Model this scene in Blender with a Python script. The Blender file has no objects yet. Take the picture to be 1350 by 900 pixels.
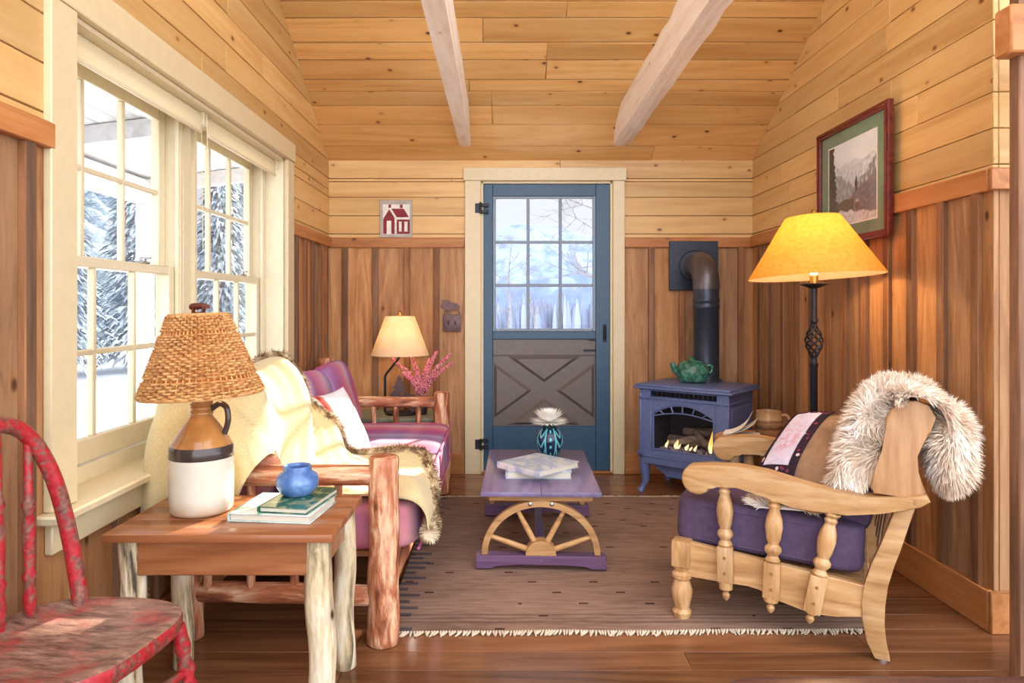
import bpy, bmesh, math, random
from mathutils import Vector, Matrix, noise
random.seed(7)
C = bpy.context.scene.collection
SC = bpy.context.scene
PI = math.pi
R = math.radians

# ------------------------------------------------------------------ objects
def tag(o, label=None, cat=None, group=None, kind=None):
    if label: o['label'] = label
    if cat: o['category'] = cat
    if group: o['group'] = group
    if kind: o['kind'] = kind
    return o

def thing(name, label, cat, loc=(0, 0, 0), rotz=0, group=None):
    o = bpy.data.objects.new(name, None); C.objects.link(o)
    o.empty_display_size = .05
    o.location = loc; o.rotation_euler = (0, 0, rotz)
    return tag(o, label, cat, group)

def obj(name, bm, mats, parent=None, smooth=True, ang=38, off=None):
    if off is not None:
        bmesh.ops.translate(bm, verts=bm.verts, vec=-Vector(off))
    me = bpy.data.meshes.new(name)
    bmesh.ops.recalc_face_normals(bm, faces=bm.faces)
    bm.to_mesh(me); bm.free()
    if smooth:
        me.polygons.foreach_set('use_smooth', [True] * len(me.polygons))
        me.set_sharp_from_angle(angle=R(ang))
    for m in (mats if isinstance(mats, (list, tuple)) else [mats]): me.materials.append(m)
    o = bpy.data.objects.new(name, me); C.objects.link(o)
    if parent: o.parent = parent
    return o

def struct(name, bm, m, parent=None, **k):
    o = obj(name, bm, m, parent, **k)
    if parent is None: o['kind'] = 'structure'
    return o

def B(): return bmesh.new()

def dup(root, loc, rotz, label, group=None, deep=True):
    r = root.copy(); C.objects.link(r); r.location = loc; r.rotation_euler = (0, 0, rotz)
    r['label'] = label
    if group: r['group'] = group
    for ch in list(root.children):
        c = ch.copy(); C.objects.link(c); c.parent = r
        for g in list(ch.children):
            d = g.copy(); C.objects.link(d); d.parent = c
    return r

# ------------------------------------------------------------------ shapes
def box(bm, x0, x1, y0, y1, z0, z1, bev=0, M=None, mi=0, seg=1):
    vs = [bm.verts.new((x, y, z)) for x in (x0, x1) for y in (y0, y1) for z in (z0, z1)]
    fs = []
    for q in ((0, 1, 3, 2), (4, 6, 7, 5), (0, 4, 5, 1), (2, 3, 7, 6), (0, 2, 6, 4), (1, 5, 7, 3)):
        f = bm.faces.new([vs[i] for i in q]); f.material_index = mi; fs.append(f)
    geo = vs
    if bev > 0:
        es = list({e for f in fs for e in f.edges})
        r = bmesh.ops.bevel(bm, geom=es, offset=bev, segments=seg, affect='EDGES', profile=.5)
        geo = list({v for f in r['faces'] for v in f.verts} | {v for v in vs if v.is_valid})
        for f in r['faces']: f.material_index = mi
    if M is not None: bmesh.ops.transform(bm, matrix=M, verts=geo)
    return geo

def cbox(bm, c, s, bev=0, M=None, mi=0, seg=1):
    return box(bm, c[0]-s[0]/2, c[0]+s[0]/2, c[1]-s[1]/2, c[1]+s[1]/2, c[2]-s[2]/2, c[2]+s[2]/2, bev, M, mi, seg)

def spline(pts, n):
    P = [Vector(p) for p in pts]
    out = []
    L = len(P) - 1
    for i in range(n + 1):
        f = i / n * L; k = min(int(f), L - 1); t = f - k
        p0 = P[max(k-1, 0)]; p1 = P[k]; p2 = P[k+1]; p3 = P[min(k+2, L)]
        out.append(.5 * ((2*p1) + (-p0+p2)*t + (2*p0-5*p1+4*p2-p3)*t*t + (-p0+3*p1-3*p2+p3)*t**3))
    return out

def tube(bm, pts, rad, n=12, cap=True, rough=0, freq=6, seed=0, closed=False, sq=None, mi=0):
    P = [Vector(p) for p in pts]
    m = len(P)
    rr = rad if isinstance(rad, (list, tuple)) else [rad] * m
    rings = []
    t = (P[1] - P[0]).normalized()
    up = Vector((0, 0, 1)) if abs(t.z) < .9 else Vector((1, 0, 0))
    a = t.cross(up).normalized(); b = a.cross(t).normalized()
    for i in range(m):
        if closed: t = (P[(i+1) % m] - P[i-1]).normalized()
        else: t = (P[min(i+1, m-1)] - P[max(i-1, 0)]).normalized()
        a = (a - t * a.dot(t)).normalized(); b = t.cross(a).normalized()
        ring = []
        for k in range(n):
            th = 2*PI*k/n
            r = rr[i]
            d = a*math.cos(th) + b*math.sin(th)
            if rough:
                q = P[i]*freq + d*1.1 + Vector((seed*7.3, seed*3.1, 0))
                r *= 1 + rough*noise.noise(q) + rough*.5*noise.noise(q*2.7)
            ring.append(bm.verts.new(P[i] + d*r))
        rings.append(ring)
    fs = []
    for i in range(m if closed else m-1):
        A = rings[i]; Bq = rings[(i+1) % m]
        for k in range(n):
            fs.append(bm.faces.new((A[k], A[(k+1) % n], Bq[(k+1) % n], Bq[k])))
    if cap and not closed:
        fs.append(bm.faces.new(rings[0][::-1])); fs.append(bm.faces.new(rings[-1]))
    for f in fs: f.material_index = mi
    return [v for r_ in rings for v in r_]

def log(bm, p0, p1, r0, r1=None, n=14, rough=.09, seed=0, seg=None, wob=.006, freq=7):
    p0 = Vector(p0); p1 = Vector(p1); r1 = r0 if r1 is None else r1
    L = (p1-p0).length
    seg = seg or max(6, int(L/.035))
    pts = []; rr = []
    for i in range(seg+1):
        t = i/seg
        w = noise.noise_vector(Vector((seed*5.1, t*L*4, seed))) * wob
        pts.append(p0.lerp(p1, t) + w*math.sin(PI*min(1, max(0, t)))); rr.append(r0 + (r1-r0)*t)
    # rounded ends
    d = (p1-p0).normalized()
    pts = [pts[0]-d*.0001] + [pts[0]+d*r0*.12] + pts[1:-1] + [pts[-1]-d*r1*.12, pts[-1]]
    rr = [r0*.86] + [r0] + rr[1:-1] + [r1, r1*.86]
    return tube(bm, pts, rr, n, True, rough, freq, seed)

def lathe(bm, prof, n=32, c=(0, 0, 0), sx=1, sy=1, caps=True, mi=0, M=None):
    rings = []
    for r, z in prof:
        rings.append([bm.verts.new((c[0]+r*sx*math.cos(2*PI*k/n), c[1]+r*sy*math.sin(2*PI*k/n), c[2]+z)) for k in range(n)])
    fs = []
    for A, Bq in zip(rings, rings[1:]):
        for k in range(n): fs.append(bm.faces.new((A[k], A[(k+1) % n], Bq[(k+1) % n], Bq[k])))
    if caps:
        fs.append(bm.faces.new(rings[0][::-1])); fs.append(bm.faces.new(rings[-1]))
    for f in fs: f.material_index = mi
    vs = [v for r_ in rings for v in r_]
    if M is not None: bmesh.ops.transform(bm, matrix=M, verts=vs)
    return vs

def turned(bm, p0, p1, prof, n=16):
    """lathe profile (r, t in 0..1) between two points"""
    p0 = Vector(p0); p1 = Vector(p1); d = p1-p0; L = d.length
    q = Vector((0, 0, 1)).rotation_difference(d.normalized())
    M = Matrix.Translation(p0) @ q.to_matrix().to_4x4()
    return lathe(bm, [(r, t*L) for r, t in prof], n, M=M)

def prism(bm, poly, axis, a, b, bev=0, mi=0, M=None, seg=1):
    """polygon in the two other axes, extruded along axis from a to b. axis 'x': poly=(y,z); 'y': (x,z); 'z': (x,y)"""
    def P(u, v, w):
        return {'x': (w, u, v), 'y': (u, w, v), 'z': (u, v, w)}[axis]
    A = [bm.verts.new(P(u, v, a)) for u, v in poly]
    Bq = [bm.verts.new(P(u, v, b)) for u, v in poly]
    n = len(poly)
    fs = [bm.faces.new(A), bm.faces.new(Bq[::-1])]
    for k in range(n): fs.append(bm.faces.new((A[k], Bq[k], Bq[(k+1) % n], A[(k+1) % n])))
    geo = A + Bq
    if bev:
        es = list(fs[0].edges) + list(fs[1].edges)
        r = bmesh.ops.bevel(bm, geom=es, offset=bev, segments=seg, affect='EDGES', profile=.5)
        geo = list({v for f in r['faces'] for v in f.verts} | {v for v in geo if v.is_valid})
        for f in r['faces']: f.material_index = mi
    for f in fs:
        if f.is_valid: f.material_index = mi
    if M is not None: bmesh.ops.transform(bm, matrix=M, verts=geo)
    return geo

def grid(bm, nu, nv, f, thick=0, closeu=False, mi=0):
    G = [[bm.verts.new(f(i/nu, j/nv)) for j in range(nv+1)] for i in range(nu+1)]
    fs = []
    for i in range(nu):
        for j in range(nv):
            q = bm.faces.new((G[i][j], G[i+1][j], G[i+1][j+1], G[i][j+1])); q.material_index = mi; fs.append(q)
    if thick:
        # give the sheet a thickness: a second layer along the local normals, joined round the rim
        P = [[Vector(v.co) for v in r_] for r_ in G]
        H_ = []
        for i in range(nu+1):
            row = []
            for j in range(nv+1):
                a_ = P[min(i+1, nu)][j]-P[max(i-1, 0)][j]; b_ = P[i][min(j+1, nv)]-P[i][max(j-1, 0)]
                n_ = a_.cross(b_)
                n_ = n_.normalized() if n_.length > 1e-9 else Vector((0, 0, 1))
                row.append(bm.verts.new(P[i][j]-n_*thick))
            H_.append(row)
        for i in range(nu):
            for j in range(nv):
                q = bm.faces.new((H_[i][j], H_[i][j+1], H_[i+1][j+1], H_[i+1][j])); q.material_index = mi
        rim = [(i, 0) for i in range(nu)]+[(nu, j) for j in range(nv)]+[(i, nv) for i in range(nu, 0, -1)]+[(0, j) for j in range(nv, 0, -1)]
        for (i, j), (k_, l_) in zip(rim, rim[1:]+rim[:1]):
            q = bm.faces.new((G[k_][l_], G[i][j], H_[i][j], H_[k_][l_])); q.material_index = mi
    return G

def rbox(bm, c, s, k=7, n=14, M=None, crown=0, wob=0, seed=0, mi=0):
    """soft rounded box (cushion)"""
    h = [s[0]/2, s[1]/2, s[2]/2]
    cache = {}
    vs = []
    def vert(p):
        key = tuple(round(x, 5) for x in p)
        if key in cache: return cache[key]
        a = [abs(x) for x in p]
        L = sum(x**k for x in a)**(1/k)
        q = [x/L for x in p]
        v = [q[i]*h[i] for i in range(3)]
        if crown:
            v[2] += math.copysign(crown, q[2])*(1-q[0]**2)*(1-q[1]**2)*(abs(q[2]) > .3)
        v = Vector(v)
        if wob: v += noise.noise_vector(v*7 + Vector((seed*9, 0, 0)))*wob
        v += Vector(c)
        cache[key] = bm.verts.new(v); vs.append(cache[key])
        return cache[key]
    def warp(t):  # denser near the edges
        return math.sin(t*PI/2)*.6 + t*.4
    L = [warp(-1+2*i/n) for i in range(n+1)]
    for ax in range(3):
        for sg in (-1, 1):
            for i in range(n):
                for j in range(n):
                    q = []
                    for (u, v) in ((L[i], L[j]), (L[i+1], L[j]), (L[i+1], L[j+1]), (L[i], L[j+1])):
                        p = [0, 0, 0]; p[ax] = sg; p[(ax+1) % 3] = u; p[(ax+2) % 3] = v
                        q.append(vert(p))
                    f = bm.faces.new(q); f.material_index = mi
    if M is not None: bmesh.ops.transform(bm, matrix=M, verts=vs)
    return vs

def pillow_pt(u, v, w, h, t, sgn, pinch=.1):
    x = u*w/2*(1 - pinch*(1-v*v)*abs(u)**2)
    y = v*h/2*(1 - pinch*(1-u*u)*abs(v)**2)
    z = sgn*t/2*(max(0, 1-abs(u)**2.6)*max(0, 1-abs(v)**2.6))**.55
    return Vector((x, y, z))

def pillow(bm, M, w, h, t, n=20, wob=.006, seed=0):
    vs = []
    for sgn in (1, -1):
        def f(a, b):
            u = math.sin((a-.5)*PI); v = math.sin((b-.5)*PI)
            p = pillow_pt(u, v, w, h, t, sgn)
            e = (1-abs(u))*(1-abs(v))
            return p + noise.noise_vector(p*9+Vector((seed*4, 0, sgn)))*wob*min(1, 6*e)
        G = grid(bm, n, n, f)
        for r_ in G: vs += r_
    bmesh.ops.remove_doubles(bm, verts=vs, dist=.0004)
    vs = [v for v in vs if v.is_valid]
    bmesh.ops.transform(bm, matrix=M, verts=vs)

def basis(o, x, y):
    """matrix whose x/y axes are given world vectors"""
    x = Vector(x).normalized(); z = x.cross(Vector(y)).normalized(); y = z.cross(x)
    M = Matrix((x, y, z)).transposed().to_4x4(); M.translation = Vector(o)
    return M

def blade(bm, p, d, side, L, w, droop, mi=0):
    """one tuft of fur: 3 segments tapering, bending to 'droop'"""
    v = []
    q = Vector(p); dd = Vector(d)
    for i, k in enumerate((1, .8, .45)):
        v.append((bm.verts.new(q - side*w*k), bm.verts.new(q + side*w*k)))
        dd = (dd + droop*.45).normalized()
        q = q + dd*L/3
    tip = bm.verts.new(q)
    for a, b in zip(v, v[1:]):
        f = bm.faces.new((a[0], a[1], b[1], b[0])); f.material_index = mi
    f = bm.faces.new((v[-1][0], v[-1][1], tip)); f.material_index = mi

# ------------------------------------------------------------------ materials
def lin(c):
    return tuple(((x/255)/12.92 if x/255 <= .04045 else ((x/255+.055)/1.055)**2.4) for x in c) + (1,)

class V:
    """a socket that does arithmetic through Math nodes"""
    def __init__(s, nt, so): s.nt = nt; s.so = so
    def _m(s, op, *a, clamp=False):
        n = s.nt.nodes.new('ShaderNodeMath'); n.operation = op; n.use_clamp = clamp
        for i, x in enumerate((s,)+a):
            if isinstance(x, V): s.nt.links.new(x.so, n.inputs[i])
            else: n.inputs[i].default_value = x
        return V(s.nt, n.outputs[0])
    def __add__(s, o): return s._m('ADD', o)
    def __sub__(s, o): return s._m('SUBTRACT', o)
    def __mul__(s, o): return s._m('MULTIPLY', o)
    def __truediv__(s, o): return s._m('DIVIDE', o)
    def fr(s): return s._m('FRACT')
    def floor(s): return s._m('FLOOR')
    def lt(s, x): return s._m('LESS_THAN', x)
    def gt(s, x): return s._m('GREATER_THAN', x)
    def abs(s): return s._m('ABSOLUTE')
    def sin(s): return s._m('SINE')
    def clamp(s): return s._m('ADD', 0, clamp=True)
    def smooth(s, a, b):
        n = s.nt.nodes.new('ShaderNodeMapRange'); n.interpolation_type = 'SMOOTHSTEP'
        s.nt.links.new(s.so, n.inputs[0]); n.inputs[1].default_value = a; n.inputs[2].default_value = b
        return V(s.nt, n.outputs[0])

class Mat:
    def __init__(s, name, rough=.5, metal=0, spec=.5):
        s.m = bpy.data.materials.new(name); s.m.use_nodes = True
        s.nt = s.m.node_tree; s.b = s.nt.nodes['Principled BSDF']
        s.b.inputs['Roughness'].default_value = rough; s.b.inputs['Metallic'].default_value = metal
        s.b.inputs['Specular IOR Level'].default_value = spec
    def n(s, t): return s.nt.nodes.new(t)
    def l(s, a, b): s.nt.links.new(a.so if isinstance(a, V) else a, b)
    def coord(s, kind='Object'):
        return s.n('ShaderNodeTexCoord').outputs[kind]
    def xyz(s, vec=None):
        x = s.n('ShaderNodeSeparateXYZ'); s.l(vec or s.coord(), x.inputs[0])
        return [V(s.nt, o) for o in x.outputs]
    def vec(s, x, y, z):
        c = s.n('ShaderNodeCombineXYZ')
        for i, a in enumerate((x, y, z)):
            if isinstance(a, V): s.l(a, c.inputs[i])
            else: c.inputs[i].default_value = a
        return c.outputs[0]
    def island(s): return V(s.nt, s.n('ShaderNodeNewGeometry').outputs['Random Per Island'])
    def objrand(s): return V(s.nt, s.n('ShaderNodeObjectInfo').outputs['Random'])
    def noise(s, vec, scale=5, detail=4, rough=.55, dist=0):
        t = s.n('ShaderNodeTexNoise'); s.l(vec, t.inputs['Vector'])
        t.inputs['Scale'].default_value = scale; t.inputs['Detail'].default_value = detail
        t.inputs['Roughness'].default_value = rough; t.inputs['Distortion'].default_value = dist
        return V(s.nt, t.outputs[0])
    def voro(s, vec, scale=5, feature='F1', out='Distance', rnd=1):
        t = s.n('ShaderNodeTexVoronoi'); t.feature = feature; s.l(vec, t.inputs['Vector'])
        t.inputs['Scale'].default_value = scale; t.inputs['Randomness'].default_value = rnd
        return V(s.nt, t.outputs[out])
    def ramp(s, fac, stops, interp='LINEAR'):
        r = s.n('ShaderNodeValToRGB'); r.color_ramp.interpolation = interp
        e = r.color_ramp.elements
        while len(e) < len(stops): e.new(.5)
        for k, (p, c) in enumerate(stops): e[k].position = p; e[k].color = lin(c)
        s.l(fac, r.inputs[0]); return r.outputs[0]
    def mix(s, fac, a, b, mode='MIX'):
        m = s.n('ShaderNodeMix'); m.data_type = 'RGBA'; m.blend_type = mode
        for x, i in ((fac, 0), (a, 6), (b, 7)):
            if isinstance(x, V) or hasattr(x, 'is_output'): s.l(x, m.inputs[i])
            elif i == 0: m.inputs[0].default_value = x
            else: m.inputs[i].default_value = lin(x)
        return m.outputs[2]
    def base(s, c):
        if isinstance(c, tuple): s.b.inputs['Base Color'].default_value = lin(c)
        else: s.l(c, s.b.inputs['Base Color'])
        return s
    def bump(s, h, strength=.3, dist=.01):
        b = s.n('ShaderNodeBump'); b.inputs['Strength'].default_value = strength; b.inputs['Distance'].default_value = dist
        s.l(h, b.inputs['Height']); s.l(b.outputs[0], s.b.inputs['Normal']); return s

def plain(name, c, rough=.5, metal=0, var=.06, scale=30, bump=.08, spec=.5):
    k = Mat(name, rough, metal, spec)
    f = k.noise(k.coord(), scale, 3)
    a = tuple(max(0, x*(1-var)) for x in c); b = tuple(min(255, x*(1+var)) for x in c)
    k.base(k.ramp(f, [(.3, a), (.7, b)]))
    if bump: k.bump(f, bump, .004)
    return k.m

def wood(name, dark, mid, light, axis='Z', s=18, stretch=14, rough=.5, knots=0, kcol=(95, 55, 25), var=.35, bump=.15, warp=1.2,
         grey=None, use_island=True, spec=.35, kscale=5.5, stops=(.26, .5, .74)):
    k = Mat(name, rough, 0, spec)
    x, y, z = k.xyz()
    rnd = k.island() if use_island else k.objrand()
    off = rnd*41.7
    a = {'X': 0, 'Y': 1, 'Z': 2}[axis]
    co = [x, y, z]
    w = [c*1.0 for c in co]
    w[a] = co[a]*(1/stretch)
    vec = k.vec(w[0]+off, w[1]+off*.37, w[2]+off*.71)
    n1 = k.noise(vec, s, 5, .6, warp)
    n2 = k.noise(vec, s*.22, 2, .5, .8)
    n3 = k.noise(vec, s*4.5, 3, .7)
    rings = ((n2*9.0 + n1*1.1).fr()-.5).abs()*2
    f = n1*.55 + rings*.14 + n3*.31
    col = k.ramp(f, [(stops[0], dark), (stops[1], mid), (stops[2], light)])
    tone = k.ramp(rnd, [(0, (int(255*(1-var)),)*3), (.5, (int(255*(1-var*.35)),)*3), (1, (255, 255, 255))])
    col = k.mix(1.0, col, tone, 'MULTIPLY')
    if grey:
        col = k.mix((rnd*7.13).fr().smooth(.35, 1.0)*.6, col, k.ramp(f, [(.25, tuple(int(c*.6) for c in grey)), (.8, grey)]))
    h = f
    if knots:
        kv = [c*1.0 for c in co]; kv[a] = co[a]*.62
        kvec = k.vec(kv[0]+off, kv[1]+off*.37, kv[2]+off*.71)
        d = k.voro(kvec, kscale)
        gate = d.smooth(knots*.25, knots)
        halo = d.smooth(knots, knots*2.6)
        col = k.mix((halo*-1+1.0)*.28, col, dark)
        col = k.mix(gate*-1+1.0, col, kcol)
    k.base(col)
    rv = k.ramp(n1, [(.3, (int(255*min(1, rough+.08)),)*3), (.7, (int(255*max(0, rough-.08)),)*3)])
    if bump: k.bump(h, bump, .004)
    return k.m

PINE_X = wood('pine_planks', (202, 150, 88), (223, 180, 116), (234, 198, 138), 'X', 9, 12, .38, .15, (104, 60, 28), .13, .08, kscale=9.5)
PINE_Y = wood('pine_planks_side', (202, 150, 88), (222, 178, 114), (233, 196, 136), 'Y', 9, 12, .42, .15, (104, 60, 28), .13, .08, kscale=9.5)
CEIL = wood('pine_ceiling', (206, 148, 82), (226, 176, 108), (238, 196, 132), 'X', 9, 12, .3, .145, (98, 54, 24), .14, .08, kscale=9.5)
ROUGH = wood('rough_sawn_boards', (150, 98, 56), (198, 140, 88), (222, 172, 120), 'Z', 15, 10, .65, .10, (84, 50, 28), .26, .35, 1.6, (176, 140, 110), kscale=6)
BATTEN = wood('rough_sawn_battens', (110, 70, 46), (156, 104, 66), (186, 134, 90), 'Z', 15, 10, .7, .09, (64, 40, 26), .3, .4, 1.6, (140, 112, 92), kscale=6)
RAIL_X = wood('rail_wood_x', (158, 96, 48), (190, 124, 70), (208, 148, 94), 'X', 14, 12, .45, .08, (90, 50, 24), .15, .12)
RAIL_Y = wood('rail_wood_y', (158, 96, 48), (190, 124, 70), (208, 148, 94), 'Y', 14, 12, .45, .08, (90, 50, 24), .15, .12)
RAIL_Z = RAIL_Y
FLOORM = wood('floor_boards', (92, 56, 34), (136, 88, 56), (164, 112, 74), 'X', 10, 14, .2, 0, (60, 30, 15), .22, .06, 1.4)
BEAMM = wood('whitewashed_beam', (206, 180, 152), (234, 218, 200), (246, 236, 224), 'Y', 12, 9, .7, .05, (140, 104, 76), .1, .4)
CREAM = plain('cream_paint', (216, 199, 160), .4, var=.015, bump=.02)
CREAMW = plain('window_paint', (222, 209, 176), .35, var=.015, bump=.02)
BLUE = plain('door_blue_paint', (44, 78, 104), .38, var=.04, bump=.03)
PANELBR = plain('door_panel_brown', (104, 92, 86), .4, var=.04, bump=.04)
GREYP = plain('grey_muntin_paint', (128, 140, 152), .4, var=.03, bump=.02)
IRON = plain('black_iron', (38, 38, 44), .42, .4, var=.12)
RUST = plain('brown_iron', (98, 76, 76), .5, .5, var=.15)
STEEL = plain('brushed_steel', (170, 170, 172), .3, .9, var=.05)
BRASS = plain('brass', (190, 150, 80), .3, .9, var=.06)

def glass_mat(name, tint=(255, 255, 255), refl=.05):
    k = Mat(name)
    t = k.n('ShaderNodeBsdfTransparent'); t.inputs[0].default_value = lin(tint)
    g = k.n('ShaderNodeBsdfGlossy'); g.inputs['Roughness'].default_value = .02
    lw = k.n('ShaderNodeLayerWeight'); lw.inputs[0].default_value = .5
    fa = V(k.nt, lw.outputs['Facing']); f2 = fa*fa
    mx = k.n('ShaderNodeMixShader')
    k.l(f2*f2*fa*.5+.02, mx.inputs[0]); k.l(t.outputs[0], mx.inputs[1]); k.l(g.outputs[0], mx.inputs[2])
    k.l(mx.outputs[0], k.nt.nodes['Material Output'].inputs[0])
    return k.m
GLASS = glass_mat('window_glass')

def emit(name, c, strength):
    k = Mat(name)
    e = k.n('ShaderNodeEmission'); e.inputs[0].default_value = lin(c); e.inputs[1].default_value = strength
    k.l(e.outputs[0], k.nt.nodes['Material Output'].inputs[0]); return k.m

# ------------------------------------------------------------------ layout (metres; camera at the origin looking along +Y)
XL, XR, YB = -1.21, 1.775, 4.81
EYE = 1.17
SLOPE = .60; ZE = 2.204          # ceiling: height at the back wall and pitch
def zroof(y): return ZE + SLOPE*(YB-y)
def W(px, py, d): return Vector(((px-660)*d/900, d, EYE-(py-405)*d/900))

def planks(bm, axis, rows, a0, a1, thick, holes=(), lmin=1.2, lmax=2.6, gap=.003, bev=.0025):
    """rows: list of (v0, v1) across; boards run along 'a'. returns via callback axis: function (a0,a1,v0,v1)->box"""
    for v0, v1 in rows:
        segs = [(a0, a1)]
        for h in holes:
            if v1 > h[2]+.001 and v0 < h[3]-.001:
                # split row vertically if it straddles a hole edge
                new = []
                for s0, s1 in segs:
                    if h[0] > s0: new.append((s0, min(s1, h[0])))
                    if h[1] < s1: new.append((max(s0, h[1]), s1))
                segs = [q for q in new if q[1]-q[0] > .01]
        for s0, s1 in segs:
            p = s0
            first = True
            while p < s1-.001:
                L = random.uniform(lmin, lmax)*(random.uniform(.3, 1) if first else 1); first = False
                e = p+L
                if s1-e < .35: e = s1
                axis(bm, p+.0008, min(e, s1)-.0008, v0+gap/2, v1-gap/2, thick, bev)
                p = e

def split_rows(rows, cuts):
    out = []
    for a, b in rows:
        c = [x for x in cuts if a+.004 < x < b-.004]
        pts = [a]+sorted(c)+[b]
        out += list(zip(pts, pts[1:]))
    return out

# floor
bm = B()
rows = []; y = -2.6
while y < 4.95:
    w = random.choice((.118, .14, .165)); rows.append((y, y+w)); y += w
planks(bm, lambda b, a0, a1, v0, v1, t, bv: box(b, a0, a1, v0, v1, -.02, 0, .0012), rows, -1.4, 4.2, .02, lmin=1.4, lmax=3, gap=.0015)
box(bm, -1.45, 4.25, -2.65, 5.0, -.12, -.021)
struct('floor', bm, FLOORM)

# ceiling : boards across the room, climbing away from the back wall
bm = B()
cosr = 1/math.sqrt(1+SLOPE**2)
dy = [4.84, 4.689, 4.52, 4.38, 4.28, 4.20, 4.075, 3.97, 3.83, 3.74]
while dy[-1] > 1.1: dy.append(dy[-1]-random.choice((.09, .12, .145)))
nrm = Vector((0, SLOPE*cosr, cosr))
def ceil_axis(b, a0, a1, v0, v1, t, bv):
    # v = distance down the slope measured in y
    p = Vector((0, v0, zroof(v0))); L = (v1-v0)/cosr
    M = Matrix.Translation(p) @ Matrix.Rotation(-math.atan(SLOPE), 4, 'X')
    box(b, a0, a1, 0, L, 0, .02, .003, M)
planks(bm, ceil_axis, [(b_, a_) for a_, b_ in zip(dy, dy[1:])], XL-.05, XR+.05, .02, lmin=1.6, lmax=3.4, gap=.004)
ridge = dy[-1]
prism(bm, [(ridge, zroof(ridge)+.04), (5.2, zroof(5.2)+.04), (5.2, zroof(5.2)+.14), (ridge, zroof(ridge)+.14)], 'x', -1.5, 4.3)
struct('ceiling', bm, CEIL)

# ---- back wall
DX0, DX1, DZ1 = -.134, .785, 2.055
RZ0, RZ1 = 1.59, 1.66
bm = B()
rows = [(1.655, 1.6865), (1.6865, 1.815), (1.815, 1.945), (1.945, 2.077), (2.077, 2.26)]
rows = split_rows(rows, [DZ1])
planks(bm, lambda b, a0, a1, v0, v1, t, bv: box(b, a0, a1, YB, YB+.02, v0, v1, bv), rows, XL-.02, XR+.02, .02, [(DX0, DX1, 0, DZ1)], 1.5, 3)
def vboards(b, place, edges, z0, z1, mi=1):
    for e0, e1 in zip(edges, edges[1:]): place(b, e0+.001, e1-.001, z0, z1, mi)
def vb_back(b, a0, a1, z0, z1, mi): box(b, a0, a1, YB+.002, YB+.022, z0, z1, .002, mi=mi)
bl = [-1.23, -1.095, -.88, -.66, -.452, DX0]
br = [DX1, 1.06, 1.275, 1.49, 1.69, 1.80]
vboards(bm, vb_back, bl, 0, RZ1); vboards(bm, vb_back, br, 0, RZ1)
for xx in (-1.095, -.88, -.66, -.452): box(bm, xx-.021, xx+.021, YB-.018, YB+.004, .14, RZ0+.005, .003, mi=2)
for xx in (1.06, 1.275, 1.49, 1.69): box(bm, xx-.021, xx+.021, YB-.018, YB+.004, .14, RZ0+.005, .003, mi=2)
# solid wall behind the boards
box(bm, -1.5, DX0, YB+.022, YB+.16, 0, 2.6, mi=1); box(bm, DX1, 4.3, YB+.022, YB+.16, 0, 2.6, mi=1)
box(bm, DX0, DX1, YB+.022, YB+.16, DZ1, 2.6, mi=1)
struct('wall_back', bm, [PINE_X, ROUGH, BATTEN])

# ---- left wall with the window opening
WY0, WY1, WZ0, WZ1 = 1.92, 3.82, .60, 2.0
bm = B()
rows = [(1.655, 1.6865)]; z = 1.6865
while z < 4.6: rows.append((z, z+.1303)); z += .1303
rows = split_rows(rows, [WZ1])
planks(bm, lambda b, a0, a1, v0, v1, t, bv: box(b, XL-.02, XL, a0, a1, v0, v1, bv), rows, -.2, YB, .02, [(WY0, WY1, WZ0, WZ1)], 1.4, 3)
def vb_left(b, a0, a1, z0, z1, mi): box(b, XL-.022, XL-.002, a0, a1, z0, z1, .002, mi=mi)
ed = [-.2]
while ed[-1] < 1.3: ed.append(ed[-1]+random.uniform(.19, .26))
ed = [e for e in ed if e < 1.25]+[1.3, 1.52, 1.735, WY0]
vboards(bm, vb_left, ed, 0, RZ1)
edw = [WY0, 2.15, 2.37, 2.6, 2.83, 3.05, 3.27, 3.5, 3.7, WY1]
vboards(bm, vb_left, edw, 0, WZ0)
edf = [WY1, 4.02, 4.2, 4.36, 4.55, 4.7, YB]
vboards(bm, vb_left, edf, 0, RZ1)
for e in ed[1:-1]: box(bm, XL-.004, XL+.018, e-.022, e+.022, .14, RZ0+.005, .003, mi=2)
for e in edw[1:-1]: box(bm, XL-.004, XL+.018, e-.022, e+.022, .14, .515, .003, mi=2)
for e in edf[1:-1]: box(bm, XL-.004, XL+.018, e-.022, e+.022, .14, RZ0+.005, .003, mi=2)
for (a, b_, c, d) in ((-.2, WY0, 0, 4.7), (WY1, 5.0, 0, 4.7), (WY0, WY1, 0, WZ0-.03), (WY0, WY1, WZ1+.001, 4.7)):
    box(bm, XL-.205, XL-.0225, a, b_, c, d, mi=1)
struct('wall_left', bm, [PINE_Y, ROUGH, BATTEN])

# ---- right wall (ends at a corner, then returns to the right)
YC = 2.46
bm = B()
rows = [(1.655, 1.6865)]; z = 1.6865
while z < 4.2: rows.append((z, z+.1303)); z += .1303
planks(bm, lambda b, a0, a1, v0, v1, t, bv: box(b, XR, XR+.02, a0, a1, v0, v1, bv), rows, YC, YB, .02, (), .9, 2.0)
def vb_right(b, a0, a1, z0, z1, mi): box(b, XR+.002, XR+.022, a0, a1, z0, z1, .002, mi=mi)
edr = [YC, 2.535, 2.735, 2.94, 3.12, 3.31, 3.5, 3.69, 3.88, 4.08, 4.27, 4.46, 4.65, YB]
vboards(bm, vb_right, edr, 0, RZ1)
for e in edr[1:-1]: box(bm, XR-.018, XR+.004, e-.022, e+.022, .14, RZ0+.005, .003, mi=2)
box(bm, XR+.0225, XR+.2, YC+.05, 5.0, 0, 4.6, mi=1)
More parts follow.
